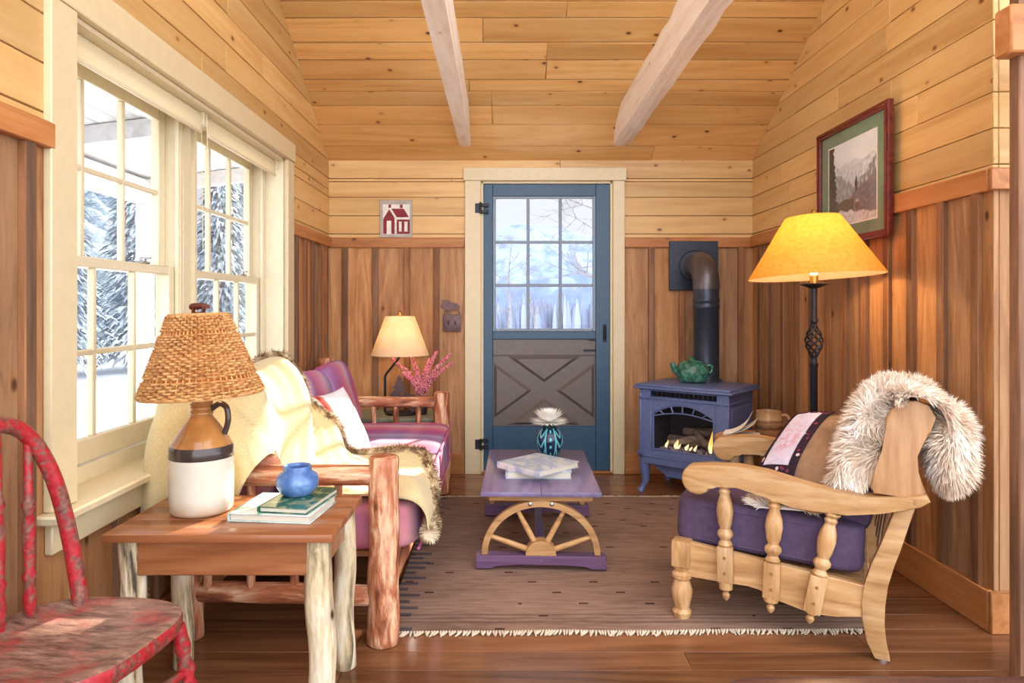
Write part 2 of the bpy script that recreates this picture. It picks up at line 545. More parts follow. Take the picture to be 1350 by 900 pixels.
# return wall
planks(bm, lambda b, a0, a1, v0, v1, t, bv: box(b, a0, a1, YC, YC+.02, v0, v1, bv, mi=3), rows, XR+.0205, 4.2, .02, (), 1.2, 2.4)
vboards(bm, lambda b, a0, a1, z0, z1, mi: box(b, a0, a1, YC+.002, YC+.022, z0, z1, .002, mi=mi), [XR+.0225, 1.87, 2.08, 2.3, 2.5, 2.72, 2.95, 3.2, 3.45, 3.7, 3.95, 4.2], 0, RZ1)
for e in (1.87, 2.08, 2.3, 2.5): box(bm, e-.022, e+.022, YC-.018, YC+.004, .14, RZ1, .003, mi=2)
box(bm, XR+.2, 4.3, YC+.0225, YC+.2, 0, 4.6, mi=1)
struct('wall_right', bm, [PINE_Y, ROUGH, BATTEN, PINE_X])

# ---- trims
def trim(n, parts, m):
    bm = B()
    for p in parts: box(bm, *p[:6], p[6] if len(p) > 6 else .004)
    return struct('trim_%d' % n, bm, m)
trim(1, [(XL, -.255, YB-.02, YB+.004, RZ0, RZ1), (.872, XR, YB-.02, YB+.004, RZ0, RZ1)], RAIL_X)          # rail on the back wall
trim(2, [(XL-.002, XL+.024, -.2, 1.822, RZ0, RZ1), (XL-.002, XL+.024, 3.932, YB-.021, RZ0, RZ1)], RAIL_Y)    # rail on the left wall
trim(3, [(XR-.024, XR+.002, YC-.001, YB-.021, RZ0, RZ1+.01), (XR-.024, 2.6, YC-.024, YC-.001, RZ0, RZ1+.01)], RAIL_Y)
def baseboard(side, parts, m):
    bm = B()
    for p in parts: box(bm, *p, .004)
    return struct('baseboard_'+side, bm, m)
baseboard('back', [(XL, -.255, YB-.022, YB+.002, 0, .145), (.872, XR, YB-.022, YB+.002, 0, .145)], RAIL_X)
baseboard('left', [(XL-.002, XL+.022, -.2, YB-.023, 0, .145)], RAIL_Y)
baseboard('right', [(XR-.022, XR+.002, YC-.001, YB-.023, 0, .15), (XR-.022, 2.6, YC-.022, YC-.0015, 0, .15)], RAIL_Y)
# door casing
trim(4, [(-.251, DX0-.004, YB-.024, YB+.002, 0, 2.058, .003), (DX1+.004, .871, YB-.024, YB+.002, 0, 2.058, .003),
         (-.262, .882, YB-.028, YB+.002, 2.059, 2.15, .003), (DX0-.004, DX0+.012, YB, YB+.12, 0, 2.058, .001),
         (DX1-.012, DX1+.004, YB, YB+.12, 0, 2.058, .001), (DX0, DX1, YB, YB+.12, 2.042, 2.058, .001)], CREAM)
# threshold
trim(5, [(DX0, DX1, YB-.01, YB+.15, 0, .014, .004)], RAIL_X)
# window casing, stool and apron
cas = [(XL-.002, XL+.022, 1.806, 1.919, .625, 2.0, .003), (XL-.002, XL+.022, 3.821, 3.932, .625, 2.0, .003),
       (XL-.002, XL+.027, 1.795, 3.943, 2.001, 2.108, .004),
       (XL-.10, XL+.062, 1.775, 3.96, .598, .624, .006), (XL-.002, XL+.022, 1.81, 3.93, .511, .597, .004)]
trim(6, cas, CREAM)
# opening to the next room on the right: post board and header
trim(7, [(1.607, 1.76, 2.115, 2.16, 0, 2.6, .004)], wood('weathered_post', (88, 60, 44), (136, 96, 70), (176, 128, 90), 'Z', 14, 12, .6, .05, (50, 34, 26), .2, .3))
trim(8, [(1.56, 3.2, 2.085, 2.16, 1.951, 2.10, .006)], RAIL_X)

# ---- window units
def sash(name, y0, y1, z0, z1, xc, parent, bot, top, low):
    bm = B(); t = .017
    st = .048
    box(bm, xc-t, xc+t, y0, y0+st, z0, z1, .003); box(bm, xc-t, xc+t, y1-st, y1, z0, z1, .003)
    box(bm, xc-t, xc+t, y0+st, y1-st, z0, z0+bot, .003); box(bm, xc-t, xc+t, y0+st, y1-st, z1-top, z1, .003)
    s = obj(name, bm, CREAMW, parent)
    bm = B()
    gy0, gy1, gz0, gz1 = y0+st, y1-st, z0+bot, z1-top
    for k in (1, 2):
        yy = gy0+(gy1-gy0)*k/3; box(bm, xc-.012, xc+.012, yy-.0095, yy+.0095, gz0, gz1, .004)
    zz = (gz0+gz1)/2; box(bm, xc-.0115, xc+.0115, gy0, gy1, zz-.0095, zz+.0095, .004)
    obj('muntin', bm, CREAMW, s)
    bm = B(); box(bm, xc-.002, xc+.002, gy0-.004, gy1+.004, gz0-.004, gz1+.004)
    obj('glass', bm, GLASS, s)
    return s
def window(n, y0, y1):
    bm = B()
    # frame: side jambs, head, sill
    box(bm, XL-.205, XL-.10, y0, y0+.018, .66, 1.98); box(bm, XL-.205, XL-.10, y1-.018, y1, .66, 1.98)
    box(bm, XL-.205, XL-.10, y0, y1, 1.972, 1.999)
    prism(bm, [(XL-.24, .60), (XL-.095, .60), (XL-.095, .675), (XL-.24, .645)], 'y', y0, y1)
    # stops
    for (a, b_) in ((y0+.018, y0+.03), (y1-.03, y1-.018)): box(bm, XL-.119, XL-.104, a, b_, .67, 1.975)
    w = struct('window_%d' % n, bm, CREAMW)
    sash('upper_sash', y0+.022, y1-.022, 1.30, 1.972, XL-.18, w, .034, .05, False)
    ls = sash('lower_sash', y0+.022, y1-.022, .672, 1.334, XL-.14, w, .075, .034, True)
    bm = B()
    ym = (y0+y1)/2+.2
    box(bm, XL-.155, XL-.125, ym-.03, ym+.03, 1.334, 1.344, .003); lathe(bm, [(.012, 0), (.012, .012), (.006, .016)], 12, (XL-.14, ym, 1.344))
    box(bm, XL-.146, XL-.11, ym-.006, ym+.006, 1.352, 1.36, .002)
    obj('sash_lock', bm, STEEL, w)
    return w
window(1, 1.938, 2.815); window(2, 2.925, 3.802)
# jamb lining and the mullion between the two units
bm = B()
box(bm, XL-.102, XL-.001, WY0, 1.938, .625, 2.0); box(bm, XL-.102, XL-.001, 3.802, WY1, .625, 2.0)
box(bm, XL-.102, XL-.001, WY0, WY1, 1.985, 2.0)
box(bm, XL-.205, XL-.115, 2.815, 2.925, .61, 1.985, .003)
box(bm, XL-.118, XL-.108, 2.838, 2.902, .63, 1.985, .003)
struct('trim_9', bm, CREAMW)

# ---- door
YD = YB+.012
dr = B()
def dbox(b, x0, x1, z0, z1, y0=YD, y1=YD+.038, bev=.003): box(b, x0, x1, y0, y1, z0, z1, bev)
DA, DB_ = DX0+.013, DX1-.013
dbox(dr, DA, -.055, .018, 2.04); dbox(dr, .672, DB_, .018, 2.04)
dbox(dr, -.055, .672, 1.955, 2.04); dbox(dr, -.055, .672, .945, 1.0); dbox(dr, -.055, .672, .018, .33)
door = struct('door_1', dr, BLUE)
bm = B()
box(bm, -.055, -.033, YD+.004, YD+.03, 1.0, 1.955, .003); box(bm, .65, .672, YD+.004, YD+.03, 1.0, 1.955, .003)
box(bm, -.033, .65, YD+.004, YD+.03, 1.0, 1.02, .003); box(bm, -.033, .65, YD+.004, YD+.03, 1.935, 1.955, .003)
for k in (1, 2):
    xx = -.033+.683*k/3; box(bm, xx-.011, xx+.011, YD+.006, YD+.028, 1.02, 1.935, .004)
    zz = 1.02+.915*k/3; box(bm, -.033, .65, YD+.007, YD+.027, zz-.011, zz+.011, .004)
obj('muntin', bm, GREYP, door)
bm = B(); box(bm, -.045, .662, YD+.015, YD+.019, 1.006, 1.95); obj('glass', bm, GLASS, door)
bm = B()
px0, px1, pz0, pz1 = -.055, .672, .33, .945
box(bm, px0, px1, YD+.026, YD+.036, pz0, pz1)
# crossbuck: a raised flat X, with a plain band along the top
zt = .83
box(bm, px0, px1, YD+.012, YD+.024, zt, pz1, .003)
xm, zm = (px0+px1)/2, (pz0+zt)/2
def tri(b, pts):
    # recessed panel with a sloped lip
    c = Vector((sum(p[0] for p in pts)/3, sum(p[1] for p in pts)/3))
    prism(b, pts, 'y', YD+.0258, YD+.0262)
    prism(b, [(c.x+(p[0]-c.x)*.97, c.y+(p[1]-c.y)*.97) for p in pts], 'y', YD+.006, YD+.044, .019)
g = .055
tri(bm, [(px0+.1, zt-.006), (px1-.1, zt-.006), (xm, zm+g)])
tri(bm, [(px0+.1, pz0+.006), (px1-.1, pz0+.006), (xm, zm-g)])
tri(bm, [(px0+.006, zt-.05), (px0+.006, pz0+.05), (xm-g*1.5, zm)])
tri(bm, [(px1-.006, zt-.05), (px1-.006, pz0+.05), (xm+g*1.5, zm)])
obj('crossbuck_panel', bm, PANELBR, door, ang=20)
bm = B()
hx = .735
box(bm, hx-.012, hx+.012, YD-.008, YD+.002, .925, 1.05, .003); tube(bm, spline([(hx, YD-.004, 1.035), (hx, YD-.035, 1.02), (hx, YD-.035, .96), (hx, YD-.004, .945)], 12), .006, 8)
obj('handle', bm, IRON, door)
bm = B()
box(bm, .585, .672, YD-.004, YD+.022, .86, .872, .002); box(bm, .62, .672, YD-.004, YD+.022, .935, .946, .002)
obj('latch', bm, IRON, door)
for zz in (1.865, .21):
    bm = B()
    tube(bm, [(DX0-.006, YB-.034, zz-.04), (DX0-.006, YB-.034, zz+.04)], .008, 10)
    box(bm, DX0-.045, DX0-.004, YB-.028, YB-.0235, zz-.034, zz+.034, .002)
    box(bm, DX0-.004, DX0+.05, YB-.026, YB+.011, zz-.034, zz-.012, .002); box(bm, DX0-.004, DX0+.05, YB-.026, YB+.011, zz+.012, zz+.034, .002)
    for dz_ in (-.022, .022): lathe(bm, [(.005, 0), (.005, .004)], 8, (0, 0, 0), M=Matrix.Translation((DX0-.03, YB-.028, zz+dz_)) @ Matrix.Rotation(PI/2, 4, 'X'))
    obj('hinge', bm, IRON, door)

# ---- ceiling beams
def beam(name, x0, x1, x0e, x1e, z0, z1, label, seed, wild):
    bm = B()
    n = 60
    rings = []
    prof = []
    for (u, v) in ((0, 0), (.25, 0), (.5, 0), (.75, 0), (1, 0), (1, .35), (1, .7), (1, 1), (.5, 1), (0, 1), (0, .7), (0, .35)): prof.append((u, v))
    for i in range(n+1):
        t = i/n; yy = .9+t*(4.76-.9)
        a = x0+(x0e-x0)*t; b_ = x1+(x1e-x1)*t
        ring = []
        for u, v in prof:
            p = Vector((a+(b_-a)*u, yy, z0+(z1-z0)*v))
            w = noise.noise_vector(Vector((p.x*9, p.y*2.2, p.z*9+seed)))*.007*wild
            edge = 1 if (u in (0, 1) and v in (0, 1)) else 0
            w += Vector((.5-u, 0, .5-v))*.014*wild*edge*(1+noise.noise(Vector((yy*6, seed, u)))*1.2)
            ring.append(bm.verts.new(p+Vector((w.x, 0, w.z))))
        rings.append(ring)
    m = len(prof)
    for A, Q in zip(rings, rings[1:]):
        for k in range(m): bm.faces.new((A[k], A[(k+1) % m], Q[(k+1) % m], Q[k]))
    bm.faces.new(rings[0]); bm.faces.new(rings[-1][::-1])
    o = obj(name, bm, BEAMM, ang=50)
    tag(o, label, 'beam', 'whitewashed ceiling beams')
beam('ceiling_beam', -.292, -.199, -.286, -.203, 2.279, 2.48, 'narrow whitewashed beam under the pine ceiling, left of the door axis', 1, .22)
beam('ceiling_beam', .742, .826, .765, .89, 2.279, 2.48, 'rough-edged whitewashed beam under the pine ceiling, right of the door axis', 5, .8)

# ---- rug
k = Mat('woven_rug', .95, 0, .1)
x, y, z = k.xyz()
nz = k.noise(k.vec(x*.12, y, z), 70, 3, .6)
nb = k.noise(k.vec(x*.5, y, z), 3.5, 3, .5)
col = k.ramp(nz*.6+nb*.4, [(.3, (108, 84, 72)), (.5, (142, 114, 98)), (.72, (164, 136, 116))])
row = (y/.105).floor(); fx = (x/.26+row*.37).fr(); fy = (y/.105).fr()
rn = k.noise(k.vec(x*1.0, y*1.0, 0), 3.1, 1)
dash = (fx-.5).abs().lt(.07)*(fy-.5).abs().lt(.06)*rn.gt(.47)
col = k.mix(dash, col, (66, 44, 42))
# stepped dashes on the left border
fyb = (y/.058).fr(); edge = (x+.41).abs()
brd = (fyb-.5).abs().lt(.24)*(x+.42).lt(.10)*(((y/.058).floor()*.377).fr()*.09+.03-(x+.42)).gt(0)
col = k.mix(brd*.75, col, (62, 66, 82))
bands = ((y-2.52).abs().lt(.006))+((y-2.55).abs().lt(.004))+((y-2.58).abs().lt(.006))
col = k.mix(bands.clamp()*.5, col, (84, 62, 58))
k.base(col); k.bump(nz, .5, .004)
RUGM = k.m
bm = B()
RX0, RX1, RY0, RY1 = -.42, 1.37, 2.455, 4.19
def rugf(u, v):
    xx = RX0+(RX1-RX0)*u; yy = RY0+(RY1-RY0)*v
    yy += .02*(u-.5)*(1-v) + .008*noise.noise(Vector((xx*3, yy*.4, 0)))*(1-v)
    return Vector((xx, yy, .009+.0015*noise.noise(Vector((xx*5, yy*5, 2)))))
G = grid(bm, 60, 50, rugf, .007)
rug = obj('rug', bm, RUGM)
tag(rug, 'flat woven taupe rug with knotted cream fringe under the wagon wheel table', 'rug')
FR = plain('fringe_cotton', (208, 192, 168), .95, var=.08)
bm = B()
n = 170
for side in (0, 1):
    for i in range(n):
        u = (i+.5)/n
        p = rugf(u, side); s_ = -1 if side == 0 else 1
        a = random.uniform(-.9, .3); L = random.uniform(.018, .032)
        w = .0046
        q0 = p+Vector((0, 0, -.001)); q1 = q0+Vector((a*L*.5, s_*L*.55, -.002)); q2 = q0+Vector((a*L, s_*L, -.0035))
        tube(bm, [q0, q1, q2], [w, w*.9, w*.55], 5)
f_ = obj('fringe', bm, FR, rug); f_['kind'] = 'stuff'

# ================================================================== left side
def logmat(name, axis, dark=(92, 48, 34), mid=(184, 112, 76), light=(238, 202, 164), rough=.42):
    return wood(name, dark, mid, light, axis, 15, 6, rough, .10, (70, 36, 28), .14, .35, 2.2, kscale=8, stops=(.33, .49, .65))
CEDX, CEDY, CEDZ = logmat('cedar_log_x', 'X'), logmat('cedar_log_y', 'Y'), logmat('cedar_log_z', 'Z')
PEELZ = wood('peeled_log', (78, 66, 54), (208, 186, 146), (242, 230, 204), 'Z', 15, 6, .5, .11, (70, 46, 30), .1, .35, 2.4, None, kscale=8, stops=(.36, .49, .62))
TABLEW = wood('table_wood', (118, 66, 38), (158, 98, 60), (184, 126, 82), 'X', 14, 14, .24, 0, (60, 30, 15), .08, .06)

def plaid(name, period=.74, off=.0):
    k = Mat(name, .9, 0, .1)
    x, y, z = k.xyz()
    b = k.n('ShaderNodeBump')
    f = (y/period+off).fr()
    cols = [(0, (176, 84, 122)), (.12, (200, 104, 122)), (.22, (212, 158, 164)), (.30, (168, 150, 178)), (.40, (128, 128, 168)), (.48, (172, 166, 190)),
            (.56, (150, 104, 158)), (.66, (168, 82, 142)), (.76, (204, 104, 128)), (.84, (212, 140, 132)), (.91, (208, 176, 180)), (.96, (160, 130, 168)), (1, (176, 84, 122))]
    c1 = k.ramp(f, cols)
    g = ((x+z)/.31+.2).fr()
    c2 = k.ramp(g, [(0, (180, 92, 128)), (.2, (172, 146, 178)), (.4, (144, 116, 162)), (.6, (206, 146, 152)), (.8, (164, 90, 136)), (1, (180, 92, 128))])
    c = k.mix(.3, c1, c2)
    fine = ((y*260).sin()*.5+.5)*((x+z)*260).sin()
    n = k.noise(k.coord(), 60, 3)
    c = k.mix(n*.25, c, (120, 80, 120))
    k.base(c); k.bump(n, .25, .003)
    return k.m
PLAID = plaid('plaid_upholstery'); PIPE = plain('plaid_piping', (176, 92, 124), .9)

so = (-.75, 3.34, 0)
sofa = thing('log_sofa', 'cedar log sofa with plaid magenta cushions under the left windows', 'sofa', so)
def slog(name, p0, p1, r0, r1=None, m=None, seed=0, rough=.08, par=sofa, off=so):
    bm = B(); log(bm, p0, p1, r0, r1, 16, rough, seed)
    return obj(name, bm, m, par, off=off, ang=60)
slog('post', (-.41, 2.38, 0.0), (-.408, 2.385, .652), .056, .052, CEDZ, 1, .1)
slog('post', (-.37, 4.31, 0), (-.372, 4.30, .638), .058, .05, CEDZ, 2, .1)
slog('post', (-1.105, 2.42, 0), (-1.105, 2.42, .80), .052, .05, CEDZ, 3)
slog('post', (-1.10, 4.31, 0), (-1.10, 4.31, .85), .052, .05, CEDZ, 4)
# near arm: bent upper rail with a sawn branch stub, lower rail, spindles
slog('arm_rail', (-.44, 2.385, .585), (-1.09, 2.42, .575), .036, .04, CEDX, 5, .12)
slog('branch', (-.93, 2.41, .585), (-.80, 2.47, .625), .045, .034, CEDX, 15, .25)
slog('lower_rail', (-.44, 2.385, .165), (-1.09, 2.42, .165), .036, .036, CEDX, 6)
for i, xx in enumerate((-1.03, -.878, -.725, -.57)):
    slog('spindle', (xx, 2.40, .17), (xx, 2.40, .565), .015, .015, CEDZ, 20+i, .05)
slog('arm_rail', (-.40, 4.305, .575), (-1.08, 4.31, .575), .034, .034, CEDX, 7)
slog('lower_rail', (-.40, 4.305, .165), (-1.08, 4.31, .165), .036, .036, CEDX, 8)
for i, xx in enumerate((-.96, -.80, -.66, -.52)):
    slog('spindle', (xx, 4.305, .17), (xx, 4.305, .56), .017, .017, CEDZ, 30+i, .05)
slog('front_rail', (-.41, 2.42, .21), (-.39, 4.27, .21), .046, .046, CEDY, 9)
slog('back_rail', (-1.105, 2.46, .73), (-1.10, 4.28, .73), .04, .04, CEDY, 10)
slog('back_rail', (-1.105, 2.46, .21), (-1.10, 4.28, .21), .045, .045, CEDY, 11)
bm = B()
for i in range(9): cbox(bm, (-.76, 2.56+i*.2, .263), (.68, .09, .022), .003)
obj('seat_slat', bm, RAIL_X, sofa, off=so)['kind'] = 'stuff'
bm = B(); rbox(bm, (-.665, 3.345, .375), (.74, 1.80, .19), 9, 22, crown=.012, wob=.006, seed=2)
obj('seat_cushion', bm, PLAID, sofa, off=so, ang=80)
bm = B()
tube(bm, [(-.30, 2.50, .462), (-.297, 3.0, .464), (-.297, 3.6, .464), (-.30, 4.2, .462)], .006, 6)
tube(bm, [(-.30, 2.50, .288), (-.297, 3.0, .286), (-.297, 3.6, .286), (-.30, 4.2, .288)], .006, 6)
obj('piping', bm, PIPE, bpy.data.objects['seat_cushion'], off=so)
for i, (yc, tl) in enumerate(((2.78, 14), (3.42, 15), (3.97, 17))):
    M = Matrix.Translation((-.955, yc, .64)) @ Matrix.Rotation(R(-tl), 4, 'Y') @ Matrix.Rotation(R((0, -3, 4)[i]), 4, 'X')
    bm = B(); rbox(bm, (0, 0, 0), (.17, (.62, .60, .50)[i], .42), 4.2, 16, M=M, wob=.012, seed=i)
    cu = obj('back_cushion', bm, PLAID, sofa, off=so, ang=80)
    bm = B()
    w, h = (.62, .60, .50)[i]/2-.04, .42/2-.035
    loop = []
    for q in range(40):
        th = 2*PI*q/40; cx = math.copysign(abs(math.cos(th))**.45, math.cos(th)); cz = math.copysign(abs(math.sin(th))**.45, math.sin(th))
        loop.append(M @ Vector((.058, cx*w*.99, cz*h*.99)))
    tube(bm, loop, .005, 6, closed=True)
    obj('piping', bm, PIPE, cu, off=so)

# ---- fleece throw with a fur border
def ss(a, b, x):
    t = max(0, min(1, (x-a)/(b-a))); return t*t*(3-2*t)
PRO = spline([(-1.165, 0, .52), (-1.168, 0, .70), (-1.145, 0, .865), (-1.06, 0, .912), (-.94, 0, .865), (-.85, 0, .73), (-.79, 0, .58), (-.70, 0, .508),
              (-.58, 0, .492), (-.44, 0, .49), (-.325, 0, .478), (-.272, 0, .43), (-.262, 0, .36)], 96)
def prof(v):
    f = v*96; k = min(int(f), 95); return PRO[k].lerp(PRO[k+1], f-k)
def throw_pt(u, v):
    p = prof(v).copy()
    drop = .46*ss(.47, .30, v)
    yn = 2.33+.13*ss(.36, .5, v)
    if v > .8: yn = 2.46
    # far edge
    yf = 3.02+.09*ss(.35, .55, v)-.06*ss(.7, .78, v)-.45*ss(.78, .99, v)
    L = drop+(yf-yn)
    s = u*L
    if s < drop:
        d = drop-s
        p.y = yn-.048*ss(0, .12, d)-.16*d*ss(.25, 0, v)
        p.x += .015*math.sin(d*9+v*30)-.02*ss(.2, 0, v)*ss(0, .3, d)
        p.z = p.z-d*.98
        p.y += .026*math.sin(p.x*40)*ss(0, .2, d)
    else:
        p.y = yn+s-drop
    if v > .9: p.z = p.z*1.0
    # folds: long diagonal ridges plus small wrinkles
    t = (p.y-2.3)*1.0
    onback = ss(.2, .3, v)*ss(.62, .5, v)
    ph = (p.y-2.2)*15+(v-.2)*24
    fold = math.sin(ph+1.3*noise.noise(Vector((p.y*3, v*6, 0))))
    amp = .038*onback+.014*ss(.5, .62, v)*ss(.95, .8, v)
    nrm_ = Vector((.75, -.15, .62)) if v < .62 else Vector((.1, 0, 1))
    if s >= drop: p += nrm_*amp*ss(0, .14 if drop > .02 else .05, s-drop)*(abs(fold)**1.4*math.copysign(1, fold)+.9)
    p += noise.noise_vector(Vector((p.y*6, v*9, 4)))*.007
    # ease off the edge of the back
    return p
FLEECE = Mat('cream_fleece', .95, 0, .1)
nz = FLEECE.noise(FLEECE.coord(), 220, 2)
FLEECE.base(FLEECE.ramp(nz, [(.3, (196, 176, 128)), (.7, (214, 196, 150))])).bump(nz, .25, .004)
FLEECE.b.inputs['Sheen Weight'].default_value = .25
FURB = Mat('brown_fur_trim', .9, 0, .1)
nz = FURB.noise(FURB.coord(), 16, 2)
FURB.base(FURB.mix(FURB.island()*.35, FURB.ramp(nz, [(.36, (112, 88, 64)), (.52, (186, 158, 122)), (.66, (232, 214, 182))]), (110, 84, 60)))
to = (-.75, 2.7, .0)
throw = thing('throw_blanket', 'cream fleece throw with brown fur border draped over near end of the log sofa', 'blanket', (-.75, 2.7, .5))
bm = B(); grid(bm, 90, 130, throw_pt, .008)
obj('fleece', bm, FLEECE.m, throw, off=(-.75, 2.7, .5), ang=70)
def furband(bm, path, r, n, L, w, seed=0):
    tube(bm, path, [r*.72]*len(path), 8, True, .2, 12, seed)
    P = path
    for i in range(n):
        f = random.random()*(len(P)-1.001); k_ = int(f); c = P[k_].lerp(P[k_+1], f-k_)
        t = (P[k_+1]-P[k_]).normalized()
        d = Vector((random.gauss(0, 1), random.gauss(0, 1), random.gauss(0, 1))); d = (d-t*d.dot(t)).normalized()
        blade(bm, c+d*r*.45, (d+t*random.uniform(-.5, .5)).normalized(), d.cross(t).normalized(), L*random.uniform(.7, 1.2), w, Vector((0, 0, -.5)))
bm = B()
e1 = [throw_pt(1, .1+.9*i/70)+Vector((0, .008, .012)) for i in range(71)]
furband(bm, e1, .026, 3600, .028, .004, 1)
e2 = [throw_pt(i/30, 1)+Vector((.008, 0, -.006)) for i in range(31)]
furband(bm, e2, .026, 1400, .028, .0035, 2)
e3 = [throw_pt(.5*i/24, 0)+Vector((0, -.004, 0)) for i in range(25)]
furband(bm, e3, .024, 1200, .026, .0035, 3)
o = obj('fur_border', bm, FURB.m, throw, off=(-.75, 2.7, .5), smooth=False); o['kind'] = 'stuff'; o['label'] = 'brown fur border'

# ---- striped white pillow
k = Mat('pillow_cloth', .9, 0, .1)
x, y, z = k.xyz()
nn = k.noise(k.coord(), 80, 2)
c = k.ramp((x*2.6+.5)+(nn*.02-.01), [(0, (104, 116, 92)), (.10, (206, 196, 160)), (.17, (226, 220, 206)), (.20, (176, 52, 44)), (.27, (206, 96, 84)), (.33, (236, 230, 230)), (1, (232, 230, 236))])
k.base(c).bump(nn, .2, .002)
M = basis((-.775, 3.26, .605), (.30, .95, .02), (-.44, .10, .88))
bm = B(); pillow(bm, Matrix.Identity(4), .37, .36, .13, 22, .006, 3)
pl = obj('throw_pillow', bm, k.m, ang=80); pl.matrix_world = M
tag(pl, 'white pillow with red and green stripes leaning on the plaid sofa cushions', 'pillow')

# ---- near end table
et = (-.775, 2.06, 0)
tb = thing('end_table', 'end table with peeled log legs holding the stoneware jug lamp', 'table', et)
bm = B()
pw = .4/3
for i in range(3): box(bm, -1.09, -.458, 1.86+i*pw+.0003, 1.86+(i+1)*pw-.0003, .527, .55, .004, seg=2)
obj('tabletop', bm, TABLEW, tb, off=et)
bm = B()
box(bm, -1.01, -.535, 1.895, 1.915, .425, .527, .003); box(bm, -1.01, -.535, 2.215, 2.235, .425, .527, .003)
box(bm, -1.045, -1.025, 1.95, 2.19, .425, .527, .003); box(bm, -.52, -.5, 1.95, 2.19, .425, .527, .003)
obj('apron', bm, TABLEW, tb, off=et)
for i, (xx, yy, x2, r) in enumerate(((-.512, 1.92, -.515, .037), (-1.037, 1.92, -1.045, .033), (-.508, 2.22, -.505, .034), (-1.03, 2.22, -1.035, .031))):
    bm = B(); log(bm, (x2, yy, 0), (xx, yy, .527), r, r*1.02, 18, .16, 40+i, wob=.018, freq=5)
    obj('leg', bm, PEELZ, tb, off=et, ang=70)

# ---- jug lamp
WHITEG = Mat('jug_white_glaze', .12, 0, .5)
x, y, z = WHITEG.xyz()
nn = WHITEG.noise(WHITEG.coord(), 9, 3)
WHITEG.base(WHITEG.mix((z+nn*.05).smooth(.02, .085), (176, 142, 108), WHITEG.ramp(nn, [(.3, (204, 196, 176)), (.7, (218, 211, 196))])))
BROWNG = Mat('jug_brown_glaze', .1, 0, .55)
nn = BROWNG.noise(BROWNG.coord(), 12, 3)
BROWNG.base(BROWNG.ramp(nn, [(.3, (136, 88, 44)), (.7, (186, 132, 74))]))
DARKG = plain('jug_dark_band', (66, 54, 50), .12, var=.1, bump=0)
WICK = Mat('wicker', .6, 0, .3)
nn = WICK.noise(WICK.coord(), 40, 2)
WICK.base(WICK.mix(WICK.island(), WICK.ramp(nn, [(.3, (134, 80, 38)), (.7, (188, 126, 70))]), (214, 164, 104)))
def translucent(name, c, c2=None, frac=.5, scale=20):
    k = Mat(name)
    d = k.n('ShaderNodeBsdfDiffuse'); t = k.n('ShaderNodeBsdfTranslucent'); mx = k.n('ShaderNodeMixShader')
    nn = k.noise(k.coord(), scale, 3)
    col = k.ramp(nn, [(.3, c), (.7, c2 or c)])
    k.l(col, d.inputs[0]); k.l(col, t.inputs[0]); mx.inputs[0].default_value = frac
    k.l(d.outputs[0], mx.inputs[1]); k.l(t.outputs[0], mx.inputs[2]); k.l(mx.outputs[0], k.nt.nodes['Material Output'].inputs[0])
    return k.m
BULB = emit('lit_bulb', (255, 214, 150), 14)
def lamp_light(parent, loc, power, col=(1, .62, .27), rad=.035):
    l = bpy.data.lights.new('lamp_glow', 'POINT'); l.energy = power; l.color = col; l.shadow_soft_size = rad
    o = bpy.data.objects.new('lamp_glow', l); C.objects.link(o); o.parent = parent; o.location = loc
    return o
jl = thing('table_lamp', 'stoneware jug lamp with wicker shade on the near end table', 'lamp', (-.913, 2.085, .55))
bm = B(); lathe(bm, [(.082, 0), (.089, .004), (.092, .012), (.092, .166)], 48); jw = obj('jug', bm, WHITEG.m, jl, ang=50)
bm = B(); lathe(bm, [(.092, .166), (.0928, .168), (.092, .196), (.089, .203)], 48, caps=False); obj('band', bm, DARKG, jw)
bm = B(); lathe(bm, [(.089, .203), (.079, .220), (.052, .262), (.036, .283), (.032, .288), (.0295, .291), (.033, .295), (.033, .302), (.029, .306), (.032, .310), (.032, .317), (.029, .320), (.033, .325), (.033, .336), (.026, .340)], 48)
obj('shoulder', bm, BROWNG.m, jw, ang=50)
bm = B(); tube(bm, spline([(.03, 0, .31), (.055, 0, .326), (.078, -.005, .314), (.083, -.006, .275), (.072, -.004, .236)], 24), [.009]*25, 10, sq=None)
obj('handle', bm, DARKG, jw)
bm = B(); lathe(bm, [(.014, .338), (.014, .36), (.02, .365), (.02, .39), (.012, .395)], 20); tube(bm, [(0, 0, .39), (0, 0, .60)], .003, 8)
obj('socket', bm, BRASS, jl)
bm = B(); lathe(bm, [(.012, .39), (.016, .40), (.03, .435), (.024, .462), (.008, .474)], 20); obj('bulb', bm, BULB, jl)
# woven shade: stakes and weavers as separate little canes
tilt = Matrix.Translation((0, 0, .357)) @ Matrix.Rotation(R(-2.4), 4, 'Y')
bm = B()
H = .24; rb, rt = .174, .082
ns = 58
def sh(th, t, out=0):
    r = rb+(rt-rb)*t+out
    return tilt @ Vector((r*math.cos(th), r*math.sin(th), H*t))
nrows = 30
for j in range(nrows):
    t = (j+.5)/nrows
    if j in (6, 23): continue
    pts = []
    m = ns*4
    for i in range(m):
        th = 2*PI*i/m
        pts.append(sh(th, t+.006*math.sin(th*2+j), .0062*math.cos(ns/2*th+PI*j)))
    # cut each weaver row into lengths so that the canes differ in tone
    c = 0
    while c < m:
        L = random.choice((4, 8, 8, 12))
        seg = [pts[q % m] for q in range(c, min(c+L, m)+1)]
        tube(bm, seg, .0043 if j not in (0, 29) else .0055, 6)
        c += L
for i in range(ns):
    th = 2*PI*(i+.5)/ns
    tube(bm, [sh(th, 0), sh(th, .5), sh(th, 1)], .003, 6)
shd = obj('wicker_shade', bm, WICK.m, jl); shd['label'] = 'woven wicker lamp shade'
